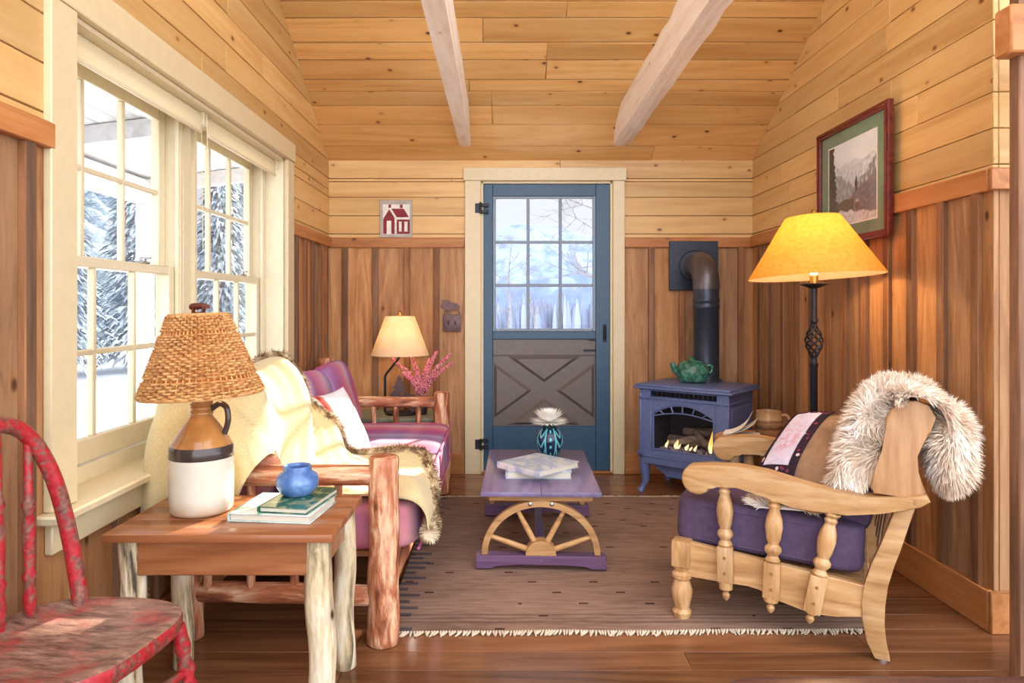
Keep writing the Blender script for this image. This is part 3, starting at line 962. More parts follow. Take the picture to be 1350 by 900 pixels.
bm = B(); lathe(bm, [(rb-.006, .0), (rt-.006, H)], 48, caps=False, M=tilt); obj('liner', bm, translucent('shade_liner', (150, 98, 52), frac=.6), shd)
def ringt(z_, r_): return [tilt @ Vector((r_*math.cos(2*PI*q/40), r_*math.sin(2*PI*q/40), z_)) for q in range(40)]
bm = B(); tube(bm, ringt(0, rb), .006, 6, closed=True); obj('rim', bm, WICK.m, shd)
bm = B(); tube(bm, ringt(H, rt), .006, 6, closed=True); obj('rim', bm, WICK.m, shd)
# bear finial
def bear(bm, M, s):
    n = 20
    body = spline([(-.5, 0, .28), (-.3, 0, .34), (0, 0, .36), (.25, 0, .36), (.5, 0, .34), (.68, 0, .27)], 16)
    rad = [.10, .15, .19, .205, .205, .2, .195, .19, .19, .19, .185, .17, .15, .13, .12, .10, .06]
    vs = tube(bm, [p*s for p in body], [r*s for r in rad], 12)
    for (x_, y_) in ((-.3, .09), (-.3, -.09), (.3, .09), (.3, -.09)):
        vs += tube(bm, [Vector((x_, y_, .34))*s, Vector((x_+.03, y_, .16))*s, Vector((x_, y_, .03))*s, Vector((x_+.05, y_, 0))*s], [.1*s, .075*s, .06*s, .07*s], 8)
    for y_ in (-.08, .08): vs += tube(bm, [Vector((.46, y_, .43))*s, Vector((.45, y_, .51))*s], [.04*s, .025*s], 6)
    bmesh.ops.transform(bm, matrix=M, verts=vs)
bm = B(); bear(bm, tilt @ Matrix.Translation((.0, 0, H+.008)), .052); lathe(bm, [(.02, H+.001), (.02, H+.009)], 16, M=tilt)
obj('bear_finial', bm, plain('finial_iron', (96, 44, 30), .45, .3), jl)
lamp_light(jl, (0, 0, .43), 2.4, (1, .7, .38))

# ---- books and blue pot on the near table
def book(name, w, d, h, M, cover, page, label, group=None, band=None):
    """closed hardback: spine along -x side"""
    t = thing(name, label, 'book', (0, 0, 0), 0, group)
    t.matrix_world = M
    bm = B()
    box(bm, -w/2, w/2, -d/2, d/2, 0, .0028, .0008); box(bm, -w/2, w/2, -d/2, d/2, h-.0028, h, .0008)
    prism(bm, [(-w/2-.001, 0), (-w/2+.004, 0), (-w/2+.004, h), (-w/2-.001, h), (-w/2-.0035, h*.5)], 'y', -d/2, d/2)
    obj('cover', bm, cover, t)
    bm = B(); box(bm, -w/2+.005, w/2-.005, -d/2+.004, d/2-.004, .0029, h-.0029, .001); obj('pages', bm, page, t)
    if band:
        bm = B()
        for q, mt in band: pass
    return t
PAGES = Mat('book_pages', .8, 0, .2); x, y, z = PAGES.xyz()
PAGES.base(PAGES.ramp(((z*2600).sin()*.5+.5), [(0, (190, 180, 160)), (1, (222, 214, 198))]))
def cover_mat(name, stops, scale=9, rough=.25):
    k = Mat(name, rough)
    nn = k.noise(k.coord(), scale, 4, .6, .6)
    k.base(k.ramp(nn, stops)); return k.m
def Mxy(p, rz): return Matrix.Translation(p) @ Matrix.Rotation(rz, 4, 'Z')
CV1 = cover_mat('cover_aqua_print', [(.35, (120, 140, 120)), (.48, (196, 218, 214)), (.6, (222, 232, 232)), (.75, (150, 186, 190))], 11, .15)
CV2 = cover_mat('cover_green_print', [(.3, (24, 66, 54)), (.5, (50, 108, 84)), (.62, (150, 150, 110)), (.75, (40, 90, 78))], 16, .15)
book('book', .245, .225, .024, Mxy((-.655, 2.075, .5502), R(-6)), CV1, PAGES.m, 'large pale aqua picture book lying directly on the near end table')
book('book', .15, .235, .018, Mxy((-.612, 2.085, .5744), R(-9)), CV2, PAGES.m, 'small dark green book between the aqua picture book and the blue pot')
POT = Mat('blue_pot_glaze', .18, 0, .5)
nn = POT.noise(POT.coord(), 20, 4)
POT.base(POT.ramp(nn, [(.3, (56, 88, 144)), (.55, (88, 122, 176)), (.8, (132, 164, 204))]))
bm = B()
lathe(bm, [(.038, 0), (.046, .004), (.062, .026), (.0655, .044), (.058, .062), (.044, .072), (.041, .080), (.043, .088), (.041, .09), (.036, .087), (.035, .075), (.05, .05), (.04, .012), (.0, .010)], 40, caps=False)
pt = obj('pot', bm, POT.m, ang=60); pt.location = (-.628, 2.11, .5926)
tag(pt, 'squat blue glazed pot on top of the books beside the jug lamp', 'pot')

# ---- far end table, lamp and heather
ft = (-.74, 4.57, 0)
tb2 = thing('end_table', 'grey green end table tucked behind the far arm of the sofa', 'table', ft)
bm = B(); box(bm, -1.04, -.42, 4.385, 4.775, .43, .455, .004, seg=2); obj('tabletop', bm, plain('grey_green_paint', (128, 132, 110), .5), tb2, off=ft)
bm = B()
box(bm, -1.0, -.46, 4.41, 4.43, .35, .43, .002); box(bm, -1.0, -.46, 4.73, 4.75, .35, .43, .002); box(bm, -1.02, -1.0, 4.41, 4.75, .35, .43, .002); box(bm, -.46, -.44, 4.41, 4.75, .35, .43, .002)
obj('apron', bm, RAIL_X, tb2, off=ft)
for i, (xx, yy) in enumerate(((-1.0, 4.425), (-.46, 4.425), (-1.0, 4.735), (-.46, 4.735))):
    bm = B(); log(bm, (xx, yy, 0), (xx, yy, .43), .028, None, 12, .1, 60+i); obj('leg', bm, CEDZ, tb2, off=ft)
fl = thing('table_lamp', 'small lamp with cream shade and bent iron stem in the far corner', 'lamp', (-.66, 4.58, .455))
bm = B(); lathe(bm, [(.10, 0), (.105, .006), (.098, .014), (.02, .018)], 32, sx=1.1); obj('base', bm, IRON, fl)
bm = B(); tube(bm, [(-.115, 0, .012), (-.115, 0, .25), (-.108, 0, .268), (-.03, 0, .365), (-.015, 0, .39), (-.015, 0, .45)], .0085, 10); tube(bm, [(-.115, 0, .012), (-.04, 0, .012)], .009, 8)
lathe(bm, [(.016, .44), (.016, .475), (.01, .48)], 14, (-.015, 0, 0))
obj('stem', bm, IRON, fl)
# silhouette of a bear and a fir cut from plate
bm = B()
prism(bm, [(-.085, .125), (-.075, .105), (-.05, .10), (-.045, .03), (-.06, .016), (-.02, .016), (-.015, .045), (.05, .045), (.055, .016), (.095, .016), (.098, .06), (.1, .10), (.085, .128), (.04, .135), (-.02, .13), (-.05, .138), (-.062, .146), (-.07, .135)], 'y', -.004, .004)
obj('bear_cutout', bm, RUST, fl)
bm = B()
poly = [(-.006, .12), (-.006, .14), (-.055, .142), (-.025, .17), (-.048, .172), (-.018, .2), (-.034, .203), (-.01, .228), (-.02, .23), (0, .265)]
poly = [(x_-.02, z_) for x_, z_ in poly]+[(-x_-.02, z_) for x_, z_ in poly[::-1][1:]]
prism(bm, poly, 'y', -.003, .003); obj('fir_cutout', bm, RUST, fl)
bm = B(); lathe(bm, [(.192, .395), (.194, .395), (.098, .655), (.096, .655), (.192, .395)], 48, (-.015, 0, 0), caps=False)
obj('lamp_shade', bm, translucent('cream_shade', (236, 214, 180), (246, 230, 200), .5, 14), fl)
bm = B(); lathe(bm, [(.004, .46), (.004, .66), (.012, .665), (.014, .685), (.004, .695)], 12, (-.015, 0, 0))
for a in range(3): tube(bm, [(-.015, 0, .65), (-.015+.097*math.cos(a*2.1), .097*math.sin(a*2.1), .653)], .0018, 5)
obj('finial', bm, BRASS, fl)
bm = B(); lathe(bm, [(.012, .475), (.028, .52), (.022, .545), (.006, .556)], 16, (-.015, 0, 0)); obj('bulb', bm, BULB, fl)
lamp_light(fl, (-.015, 0, .525), 4.4, (1, .8, .56))

hv = thing('flower_vase', 'dark little vase of pink heather beside the far table lamp', 'vase', (-.528, 4.56, .455))
bm = B(); lathe(bm, [(.03, 0), (.036, .004), (.042, .04), (.034, .08), (.028, .10), (.034, .118), (.03, .116), (.024, .1), (.0, .09)], 24, caps=False); obj('vase', bm, plain('dark_vase', (52, 40, 44), .3), hv)
HP = Mat('heather_bloom', .8, 0, .1)
HP.base(HP.ramp(HP.island(), [(0, (166, 52, 96)), (.35, (218, 100, 130)), (.6, (236, 146, 156)), (.8, (240, 190, 170)), (1, (120, 60, 90))]))
HG = plain('heather_stem', (92, 96, 70), .8)
for i, (dx, dz, sz) in enumerate(((-.20, .37, 1), (-.07, .38, 1), (.045, .36, 1.1), (.10, .42, 1), (.2, .34, .8), (.19, .40, .7), (-.12, .28, 1.0), (.02, .26, 1.2))):
    tip = Vector((dx, random.uniform(-.06, .06), dz)); base_ = Vector((0, 0, .1))
    pth = spline([base_, base_.lerp(tip, .5)+Vector((-dx*.12, 0, .02)), tip], 16)
    bm = B(); tube(bm, pth, .002, 5); st = obj('flower_stem', bm, HG, hv)
    bm = B()
    for q in range(int(260*sz)):
        f = random.uniform(.22, 1)*15.99; k_ = int(f); c_ = pth[k_].lerp(pth[k_+1], f-k_)
        r_ = .026*(1.05-f/18)*sz+.004
        d = Vector((random.gauss(0, 1), random.gauss(0, 1), random.gauss(0, 1))).normalized()
        c_ = c_+d*r_*random.uniform(.4, 1)
        s_ = random.uniform(.0035, .006)
        bmesh.ops.create_icosphere(bm, subdivisions=1, radius=s_, matrix=Matrix.Translation(c_) @ Matrix.Diagonal((1, 1, 1.5, 1)))
    o = obj('blossom', bm, HP.m, st); o['kind'] = 'stuff'; o['label'] = 'pink heather bloom'

# ---- switch plate with moose, house plaque
sp = thing('switch_plate', 'brown iron double switch plate with a moose on top beside the door', 'switch', (-.343, YB-.019, 1.06))
bm = B(); box(bm, -.063, .063, -.006, .001, -.06, .06, .003, seg=2)
obj('plate', bm, RUST, sp)
bm = B()
mo = [(-.058, .062), (-.054, .085), (-.05, .102), (-.062, .108), (-.075, .112), (-.078, .12), (-.066, .13), (-.064, .145), (-.07, .16), (-.06, .157), (-.052, .165), (-.046, .156), (-.036, .166), (-.03, .154), (-.018, .158), (-.012, .148),
      (.0, .142), (.03, .138), (.052, .126), (.056, .108), (.05, .092), (.058, .075), (.06, .062), (.05, .062), (.044, .085), (.034, .096), (.0, .094), (-.012, .09), (-.01, .062), (-.02, .062), (-.026, .09), (-.036, .092), (-.046, .078), (-.048, .062)]
prism(bm, mo, 'y', -.005, -.001); obj('moose_cutout', bm, RUST, sp)
for s_ in (-1, 1):
    bm = B(); box(bm, s_*.023-.006, s_*.023+.006, -.008, -.005, -.014, .014, .001); box(bm, s_*.023-.004, s_*.023+.004, -.016, -.007, .0, .012, .001); obj('toggle', bm, IRON, sp)
hp = thing('house_plaque', 'small grey plaque with a dark red house above the rail', 'plaque', W(522.5, 314.5, YB).to_tuple())
hp.location.y = YB-.001; hp.location.z = RZ1+.001
PW, PH = .226, .262
GREYW = plain('plaque_grey', (176, 168, 158), .7); WHITEP = plain('plaque_white', (232, 226, 214), .7); REDP = plain('plaque_red', (130, 34, 44), .7, var=.1)
bm = B(); box(bm, -PW/2, PW/2, -.016, 0, 0, PH, .002); obj('board', bm, GREYW, hp)
bm = B(); box(bm, -PW/2+.02, PW/2-.016, -.0175, -.015, .022, PH-.03, .0005); obj('field', bm, WHITEP, hp)
bm = B()
def hq(pts): prism(bm, [((p[0]-.5)*(PW-.036)+.002, .024+p[1]*(PH-.056)) for p in pts], 'y', -.0195, -.0172)
# gable end with a doorway, roof, two chimneys, front with two windows
hq([(.02, .0), (.15, .0), (.15, .45), (.32, .45), (.32, .0), (.44, .0), (.44, .55), (.24, .84), (.02, .50)])
hq([(.32, .86), (.52, .57), (.97, .57), (.78, .86)])
hq([(.22, .88), (.31, .90), (.31, 1.0), (.22, 1.0)]); hq([(.64, .88), (.74, .88), (.74, 1.0), (.64, 1.0)])
hq([(.52, 0), (1.0, 0), (1.0, .08), (.52, .08)]); hq([(.52, .42), (1.0, .42), (1.0, .49), (.52, .49)])
for a_, b_ in ((.52, .60), (.70, .80), (.92, 1.0)): hq([(a_, .085), (b_, .085), (b_, .415), (a_, .415)])
obj('house_motif', bm, REDP, hp)

# ---- roller shades
SHADE = translucent('shade_cloth', (244, 234, 204), frac=.4)
def roller(y0, y1, label):
    t = thing('roller_shade', label, 'shade', (XL-.062, (y0+y1)/2, 1.962), 0, 'roller shades in the left windows')
    h = (y1-y0)/2
    bm = B(); 
    for q in range(1): tube(bm, [(0, -h+.02, 0), (0, h-.02, 0)], .026, 28)
    obj('roll', bm, SHADE, t)
    bm = B(); box(bm, .024, .026, -h+.03, h-.03, -.058, .0); obj('cloth', bm, SHADE, t)
    bm = B(); box(bm, .022, .034, -h+.03, h-.03, -.07, -.057, .003); obj('hem_bar', bm, CREAMW, t)
    for s_ in (-1, 1):
        bm = B(); box(bm, -.03, .035, s_*(h-.012)-.003, s_*(h-.012)+.003, -.03, .03, .004); lathe(bm, [(.012, 0), (.012, .012)], 12, M=Matrix.Translation((0, s_*(h-.012), 0)) @ Matrix.Rotation(-s_*PI/2, 4, 'X')); obj('bracket', bm, CREAMW, t)
    bm = B(); yy = -h+.012
    for s_ in (-.012, .012):
        tube(bm, [(.02+s_, yy, 0), (.024+s_*.8, yy, -.55)], .0016, 5)
    obj('cord', bm, CREAMW, t)
roller(1.942, 2.866, 'cream roller shade rolled up above the nearer left window')
roller(2.872, 3.80, 'cream roller shade rolled up above the farther left window')

# ---- red chair
REDW = Mat('worn_red_paint', .42, 0, .4)
n1 = REDW.noise(REDW.coord(), 26, 6, .7); n2 = REDW.noise(REDW.coord(), 90, 3)
x, y, z = REDW.xyz()
REDW.base(REDW.mix((n1+n2*.12).smooth(.53, .62), REDW.ramp(n2, [(.3, (146, 26, 36)), (.7, (184, 44, 50))]), REDW.ramp(n2, [(.3, (88, 46, 42)), (.7, (146, 96, 80))]))).bump(n1, .25, .003)
SEATW = Mat('worn_seat_paint', .4, 0, .4)
x, y, z = SEATW.xyz()
n1 = SEATW.noise(SEATW.coord(), 7, 6, .65); n2 = SEATW.noise(SEATW.vec(x*.25, y, z), 60, 5, .7)
c1 = SEATW.ramp(n2, [(.3, (70, 42, 36)), (.5, (132, 98, 84)), (.72, (176, 142, 122))])
c2 = SEATW.ramp(n2, [(.3, (110, 34, 32)), (.7, (172, 74, 66))])
SEATW.base(SEATW.mix((n1+n2*.3).smooth(.64, .84), c1, c2)).bump(n2, .4, .004)
cc = (-.955, 1.50, 0)
rc = thing('windsor_chair', 'worn red painted bow-back wooden chair at the lower left', 'chair', cc, R(-9))
def seat_out(th, s_=1):
    c_, s2 = math.cos(th), math.sin(th)
    x_ = .208*math.copysign(abs(c_)**.62, c_); y_ = .205*math.copysign(abs(s2)**.62, s2)
    y_ *= 1-.10*(x_ < 0)*(-x_/.2)
    return x_*s_, y_*s_
bm = B()
nt_ = 64; rings = []
for s_, z_ in ((.02, .436), (.35, .434), (.7, .438), (.86, .447), (.95, .452), (.985, .4495), (1.0, .440), (1.0, .424), (.97, .413), (.6, .410), (.02, .410)):
    ring = []
    for i in range(nt_):
        x_, y_ = seat_out(2*PI*i/nt_, s_)
        ring.append(bm.verts.new((x_, y_, z_+.004*math.cos(y_*9)*(s_ < .9))))
    rings.append(ring)
for ri, (A, Q) in enumerate(zip(rings, rings[1:])):
    for i in range(nt_):
        f = bm.faces.new((A[i], A[(i+1) % nt_], Q[(i+1) % nt_], Q[i])); f.material_index = 0 if ri < 5 else 1
bm.faces.new(rings[0]); bm.faces.new(rings[-1][::-1])
obj('seat', bm, [SEATW.m, REDW.m], rc, ang=50)
bow = spline([(-.10, .160, .44), (-.122, .152, .60), (-.145, .125, .76), (-.168, .075, .87), (-.176, 0, .905), (-.168, -.075, .87), (-.145, -.125, .76), (-.122, -.152, .60), (-.10, -.160, .44)], 64)
bm = B(); tube(bm, bow, .0185, 14); obj('bow', bm, REDW.m, rc)
for yb, yt in ((.082, .078), (0, 0), (-.082, -.078)):
    # spindle top meets the bow
    best = min(bow, key=lambda p: abs(p.y-yt)+(10 if p.z < .6 else 0))
    bm = B(); turned(bm, (-.168, yb, .437), best, [(.009, 0), (.012, .03), (.015, .12), (.011, .2), (.016, .24), (.011, .27), (.0145, .42), (.0145, .5), (.010, .58), (.016, .62), (.010, .66), (.009, 1)], 14)
    obj('spindle', bm, REDW.m, rc)
bob = [(.014, 0), (.016, .04), (.014, .1), (.019, .16), (.013, .2), (.020, .3), (.021, .34), (.013, .40), (.020, .47), (.021, .5), (.013, .56), (.021, .62), (.013, .68), (.021, .74), (.013, .80), (.019, .86), (.016, .93), (.014, 1)]
legs = []
for sx_, sy_ in ((1, 1), (1, -1), (-1, 1), (-1, -1)):
    a = Vector((.175*sx_, .215*sy_, 0)); b_ = Vector((.135*sx_, .165*sy_, .415))
    if sx_ > 0 and sy_ > 0: a, b_ = Vector((.215, .195, 0)), Vector((.165, .155, .415))
    legs.append((a, b_))
    bm = B(); turned(bm, a, b_, bob, 16); obj('leg', bm, REDW.m, rc)
str_ = [(.009, 0), (.011, .2), (.015, .5), (.011, .8), (.009, 1)]
def lp(i, t): return legs[i][0].lerp(legs[i][1], t)
for i, j, t in ((0, 2, .42), (1, 3, .42), (0, 1, .72), (2, 3, .5)):
    bm = B(); turned(bm, lp(i, t), lp(j, t), str_, 12); obj('stretcher', bm, REDW.m, rc)
# ================================================================== centre and right
PURP = wood('purple_stained_wood', (84, 58, 84), (114, 84, 114), (140, 112, 138), 'X', 10, 12, .2, 0, (40, 20, 30), .1, .05)
PURP_SHEEN = wood('purple_stained_wood_sheen', (104, 90, 120), (130, 114, 148), (150, 134, 166), 'Y', 10, 12, .16, 0, (40, 20, 30), .1, .05)  # same stain lifted to lavender: the door's reflection is painted into the colour
OAK = wood('wheel_oak', (140, 96, 54), (192, 144, 92), (216, 174, 122), 'X', 16, 8, .45, 0, (90, 50, 25), .1, .1)
ct = thing('coffee_table', 'low purple-stained wagon wheel coffee table in the middle of the rug', 'table', (.19, 3.42, .0165), R(-1.7))
bm = B()
for i in range(2):
    a = -.2655+i*.2655; box(bm, a+.0001, a+.2654, -.43, .47, .322, .343, .003, seg=2)
tt = obj('tabletop', bm, PURP_SHEEN, ct)
for q in (-.385, .385):
    bm = B(); box(bm, -.23, .23, q-.015, q+.015, .296, .3215, .003); obj('cleat', bm, OAK, ct)
for yy in (-.385, .385):
    bm = B()
    arc_o = [(.263*math.cos(PI*i/40), .058+.240*math.sin(PI*i/40)) for i in range(41)]
    arc_i = [(.236*math.cos(PI*i/40), .058+.213*math.sin(PI*i/40)) for i in range(41)][::-1]
    prism(bm, arc_o+arc_i, 'y', yy-.018, yy+.018, .003)
    w = obj('half_wheel', bm, OAK, ct)
    for ang in (21, 64, 116, 159):
        bm = B(); c_, s_ = math.cos(R(ang)), math.sin(R(ang))
        turned(bm, (.06*c_, yy, .058+.055*s_), (.244*c_, yy, .058+.222*s_), [(.013, 0), (.013, .1), (.0125, .5), (.0095, 1)], 14); obj('spoke', bm, OAK, w)
    bm = B(); prism(bm, [(.068*math.cos(PI*i/24), .058+.066*math.sin(PI*i/24)) for i in range(25)], 'y', yy-.03, yy+.03, .003); obj('hub', bm, OAK, w)
    bm = B()
    prism(bm, [(-.29, 0), (-.22, 0), (-.2, .016), (-.1, .02), (.1, .02), (.2, .016), (.22, 0), (.29, 0), (.286, .058), (-.286, .058)], 'y', yy-.03, yy+.03, .003)
    for q in (.0,): lathe(bm, [(.006, 0), (.006, .005)], 10, M=Matrix.Translation((q, yy-.03, .04)) @ Matrix.Rotation(PI/2, 4, 'X'))
    obj('foot_rail', bm, PURP, ct)
    for q in (-.048, .048):
        bm = B(); lathe(bm, [(.009, 0), (.009, .004), (.005, .007)], 12, M=Matrix.Translation((q, yy-.018, .284)) @ Matrix.Rotation(PI/2, 4, 'X')); obj('bolt', bm, STEEL, w)
bm = B(); box(bm, -.02, .02, -.355, .355, .0585, .10, .003); obj('stretcher', bm, PURP_SHEEN, ct)

def Mz(p, ang): return Mxy(p, R(ang))
TT = .3605
CV3 = cover_mat('cover_pale_blue', [(.3, (166, 180, 206)), (.6, (192, 202, 218)), (.8, (140, 160, 196))], 7, .3)
CV4 = cover_mat('cover_white_photo', [(.35, (206, 206, 204)), (.48, (150, 166, 192)), (.6, (214, 212, 206)), (.75, (150, 142, 126))], 9, .3)
book('book', .31, .235, .034, Mz((.183, 3.335, TT), -1), CV3, PAGES.m, 'pale blue hardback lying straight on the coffee table, lower of the two')
book('book', .285, .275, .03, Mz((.182, 3.305, TT+.0342), 44), CV4, PAGES.m, 'pale photo-covered book turned askew on top of the coffee table pair')
VZ = Mat('vase_glaze', .15, 0, .5)
x, y, z = VZ.xyz()
at = VZ.n('ShaderNodeMath'); at.operation = 'ARCTAN2'; VZ.l(y, at.inputs[0]); VZ.l(x, at.inputs[1])
an = V(VZ.nt, at.outputs[0])
p1 = (an/(2*PI)*8+.5).fr(); rowz = (z/.04).fr()
stripe = (p1-.5).abs().gt(.42)
zig = ((p1-.5).abs()*2-(z/.052).fr()).abs().lt(.16)
dots = (((p1-.5)*(p1-.5)*4)+((rowz-.5)*(rowz-.5))).lt(.05)
alt = ((an/(2*PI)*8+.5).floor()*.5).fr().gt(.25)
pat = (stripe+zig*alt+dots*(alt*-1+1)).clamp()
VZ.base(VZ.mix(pat, (22, 40, 66), (96, 176, 188)))
vs_ = thing('flower_vase', 'round teal and navy patterned vase holding one white chrysanthemum', 'vase', (.268, 3.73, TT))
bm = B(); lathe(bm, [(.04, 0), (.046, .004), (.066, .035), (.076, .075), (.073, .105), (.058, .135), (.044, .147), (.046, .157), (.041, .156), (.038, .146), (.05, .12), (0, .11)], 40, caps=False); obj('vase', bm, VZ.m, vs_)
bm = B(); tube(bm, [(0, 0, .112), (.0, 0, .15), (-.004, 0, .185)], .005, 8)
for q in range(4):
    a = q*1.7; d = Vector((math.cos(a), math.sin(a), .35)); blade(bm, Vector((0, 0, .15)), d.normalized(), Vector((-math.sin(a), math.cos(a), 0)), .065, .012, Vector((0, 0, -.2)))
obj('flower_stem', bm, plain('leaf_green', (60, 92, 52), .6), vs_)
bm = B()
for lay in range(9):
    n_ = 34-lay*2; el = R(2+lay*9.5); L = .105-.006*lay
    for q in range(n_):
        a = 2*PI*(q+.5*lay)/n_+random.uniform(-.06, .06)
        d = Vector((math.cos(a)*math.cos(el), math.sin(a)*math.cos(el), math.sin(el)))
        blade(bm, Vector((-.004, 0, .182))+d*.012, d, Vector((-math.sin(a), math.cos(a), 0)), L*random.uniform(.88, 1.1), .0105, Vector((0, 0, .35 if lay > 1 else -.05)))
PET = translucent('white_petals', (252, 250, 244), frac=.12); fo = obj('blossom', bm, PET, vs_, smooth=False)
fo['label'] = 'white chrysanthemum bloom'

# ---- gas stove
def inv(root):
    return (Matrix.Translation(root.location) @ Matrix.Rotation(root.rotation_euler.z, 4, 'Z')).inverted()
ENAM = plain('stove_enamel', (98, 112, 156), .42, .2, var=.06, bump=.05, scale=60)
PIPEM = plain('flue_black', (56, 62, 76), .34, .4, var=.06, bump=.02)
SOOT = plain('firebox_soot', (44, 42, 44), .9)
sv = thing('gas_stove', 'blue-grey cast iron gas stove standing angled in the back right corner', 'stove', (.87, 4.35, 0), R(-40))
Wd, Dp = .6, .45
def sbox(b, *a, bev=.004): box(b, *a, bev)
bm = B()
sbox(bm, .02, .05, .02, Dp-.02, .2, .655); sbox(bm, Wd-.05, Wd-.02, .02, Dp-.02, .2, .655)
sbox(bm, .02, Wd-.02, Dp-.05, Dp-.02, .2, .655); sbox(bm, .02, Wd-.02, .06, Dp-.02, .185, .215)
sbox(bm, .05, Wd-.05, .03, Dp-.05, .575, .60)
# front plate around the arched window and the vent slot
wx0, wx1, wz0, wzs, wzt = .095, .505, .275, .50, .575
arch = [(wx0+(wx1-wx0)*i/24, wzs+(wzt-wzs)*math.sin(PI*i/24)**.8) for i in range(25)]
prism(bm, [(.02, .2), (wx0, .2), (wx0, wzs)] + arch[1:12] + [(.3, .655-.055), (.02, .6)], 'y', .012, .04, .002) if False else None
sbox(bm, .02, wx0, .012, .04, .2, .6); sbox(bm, wx1, Wd-.02, .012, .04, .2, .6); sbox(bm, wx0-.001, wx1+.001, .012, .04, .2, wz0)
prism(bm, [(wx0-.001, .6)]+[(wx0-.001, wzs)]+arch[1:-1]+[(wx1+.001, wzs), (wx1+.001, .6)], 'y', .012, .04)
sbox(bm, .02, .085, .012, .04, .6, .655); sbox(bm, Wd-.085, Wd-.02, .012, .04, .6, .655); sbox(bm, .085, Wd-.085, .012, .04, .643, .655)
sbox(bm, .085, Wd-.085, .018, .04, .598, .611)
sbox(bm, .005, Wd-.005, .0, .05, .595, .603, bev=.002)
sbox(bm, .0, Wd, .0, .045, .225, .262); sbox(bm, .0, .045, .0, Dp-.02, .225, .25); sbox(bm, Wd-.045, Wd, .0, Dp-.02, .225, .25)
# raised panels of the sides and corner posts
for xx in (.012, Wd-.02): sbox(bm, xx, xx+.008, .07, Dp-.07, .28, .57)
sbox(bm, Wd-.022, Wd-.008, .01, .05, .2, .655); sbox(bm, .008, .022, .01, .05, .2, .655); sbox(bm, Wd-.022, Wd-.008, .05, Dp-.03, .592, .603, bev=.002)
body = obj('body', bm, ENAM, sv)
bm = B(); box(bm, -.02, Wd+.02, -.02, Dp+.005, .657, .672, .004); box(bm, -.008, Wd+.008, -.008, Dp, .672, .687, .004, seg=2)
for q in range(2): box(bm, .12+q*.26, .22+q*.26, .05, .13, .687, .690, .001)
obj('top_plate', bm, ENAM, sv)
bm = B(); box(bm, .086, Wd-.086, .05, .06, .6, .655)
for q in range(14): box(bm, .1+q*.03, .104+q*.03, .026, .05, .612, .643)
obj('vent_grille', bm, IRON, sv)
bm = B(); box(bm, .03, Wd-.03, .0, .035, .185, .226, .004)
pts = [(.05, .19), (Wd-.05, .19), (Wd-.12, .15), (.43, .105), (.17, .105), (.12, .15)]
prism(bm, pts, 'y', .06, .3, .005); obj('skirt', bm, ENAM, sv)
for sx_, sy_ in ((0, 0), (1, 0), (0, 1), (1, 1)):
    x0 = Wd-.035 if sx_ else .035; y0 = Dp-.06 if sy_ else .035
    ox = .03 if sx_ else -.03; oy = .02 if sy_ else -.025
    bm = B(); tube(bm, spline([(x0-ox*.6, y0-oy*.6, .22), (x0, y0, .17), (x0-ox*.15, y0-oy*.15, .08), (x0+ox*.3, y0+oy*.3, .03), (x0+ox*.7, y0+oy*.7, .0)], 18), [.045-.026*min(1, i/12) + (.006 if i > 15 else 0) for i in range(19)], 12)
    for v in bm.verts: v.co.z = max(0, v.co.z)
    obj('leg', bm, ENAM, sv)
bm = B(); box(bm, wx0-.02, wx1+.02, .3, .31, .22, .59); box(bm, wx0-.022, wx0-.012, .04, .3, .22, .59); box(bm, wx1+.012, wx1+.022, .04, .3, .22, .59); box(bm, wx0-.02, wx1+.02, .04, .3, .265, .273)
obj('firebox', bm, SOOT, sv)
bm = B(); box(bm, wx0-.004, wx1+.004, .030, .033, wz0-.004, wzt+.004); obj('glass', bm, GLASS, sv)
bm = B()
tube(bm, [(wx0+.008, .02, wz0+.006), (wx1-.008, .02, wz0+.006)], .006, 6); tube(bm, [(wx0+.008, .02, wz0), (wx0+.008, .02, wzs)], .006, 6); tube(bm, [(wx1-.008, .02, wz0), (wx1-.008, .02, wzs)], .006, 6)
tube(bm, [(p[0], .02, p[1]-.007) for p in arch], .006, 6)
tube(bm, [(wx0+(wx1-wx0)*i/24, .018, wzs-.012+.03*math.sin(PI*i/24)) for i in range(25)], .0045, 6)
for q in (.2, .35, .5, .65, .8):
    xa = wx0+(wx1-wx0)*q; za = wzs-.012+.03*math.sin(PI*q); xb = wx0+(wx1-wx0)*(.5+(q-.5)*1.25); zb = wzs+(wzt-wzs)*math.sin(PI*(.5+(q-.5)*1.25))**.8-.008
    tube(bm, [(xa, .018, za), (xb, .018, zb)], .0045, 6)
obj('window_grate', bm, ENAM, sv)
LOGM = wood('charred_log', (50, 40, 36), (110, 92, 80), (160, 140, 124), 'X', 20, 4, .9, 0, (30, 20, 20), .2, .4)
for i, (a, b_, r) in enumerate((((.12, .2, .315), (.48, .22, .32), .032), ((.15, .13, .30), (.33, .19, .35), .026), ((.45, .12, .30), (.30, .22, .37), .024), ((.2, .26, .37), (.44, .25, .38), .028))):
    bm = B(); log(bm, a, b_, r, None, 12, .22, 80+i); obj('ceramic_log', bm, LOGM, sv)
bm = B()
for i in range(120):
    c_ = Vector((random.uniform(.12, .48), random.uniform(.06, .2), .277)); bmesh.ops.create_icosphere(bm, subdivisions=1, radius=random.uniform(.006, .013), matrix=Matrix.Translation(c_))
o = obj('ember', bm, plain('ember_rock', (116, 104, 110), .9, var=.4), sv, ang=10); o['kind'] = 'stuff'
FLM = Mat('flame'); e = FLM.n('ShaderNodeEmission'); x, y, z = FLM.xyz()
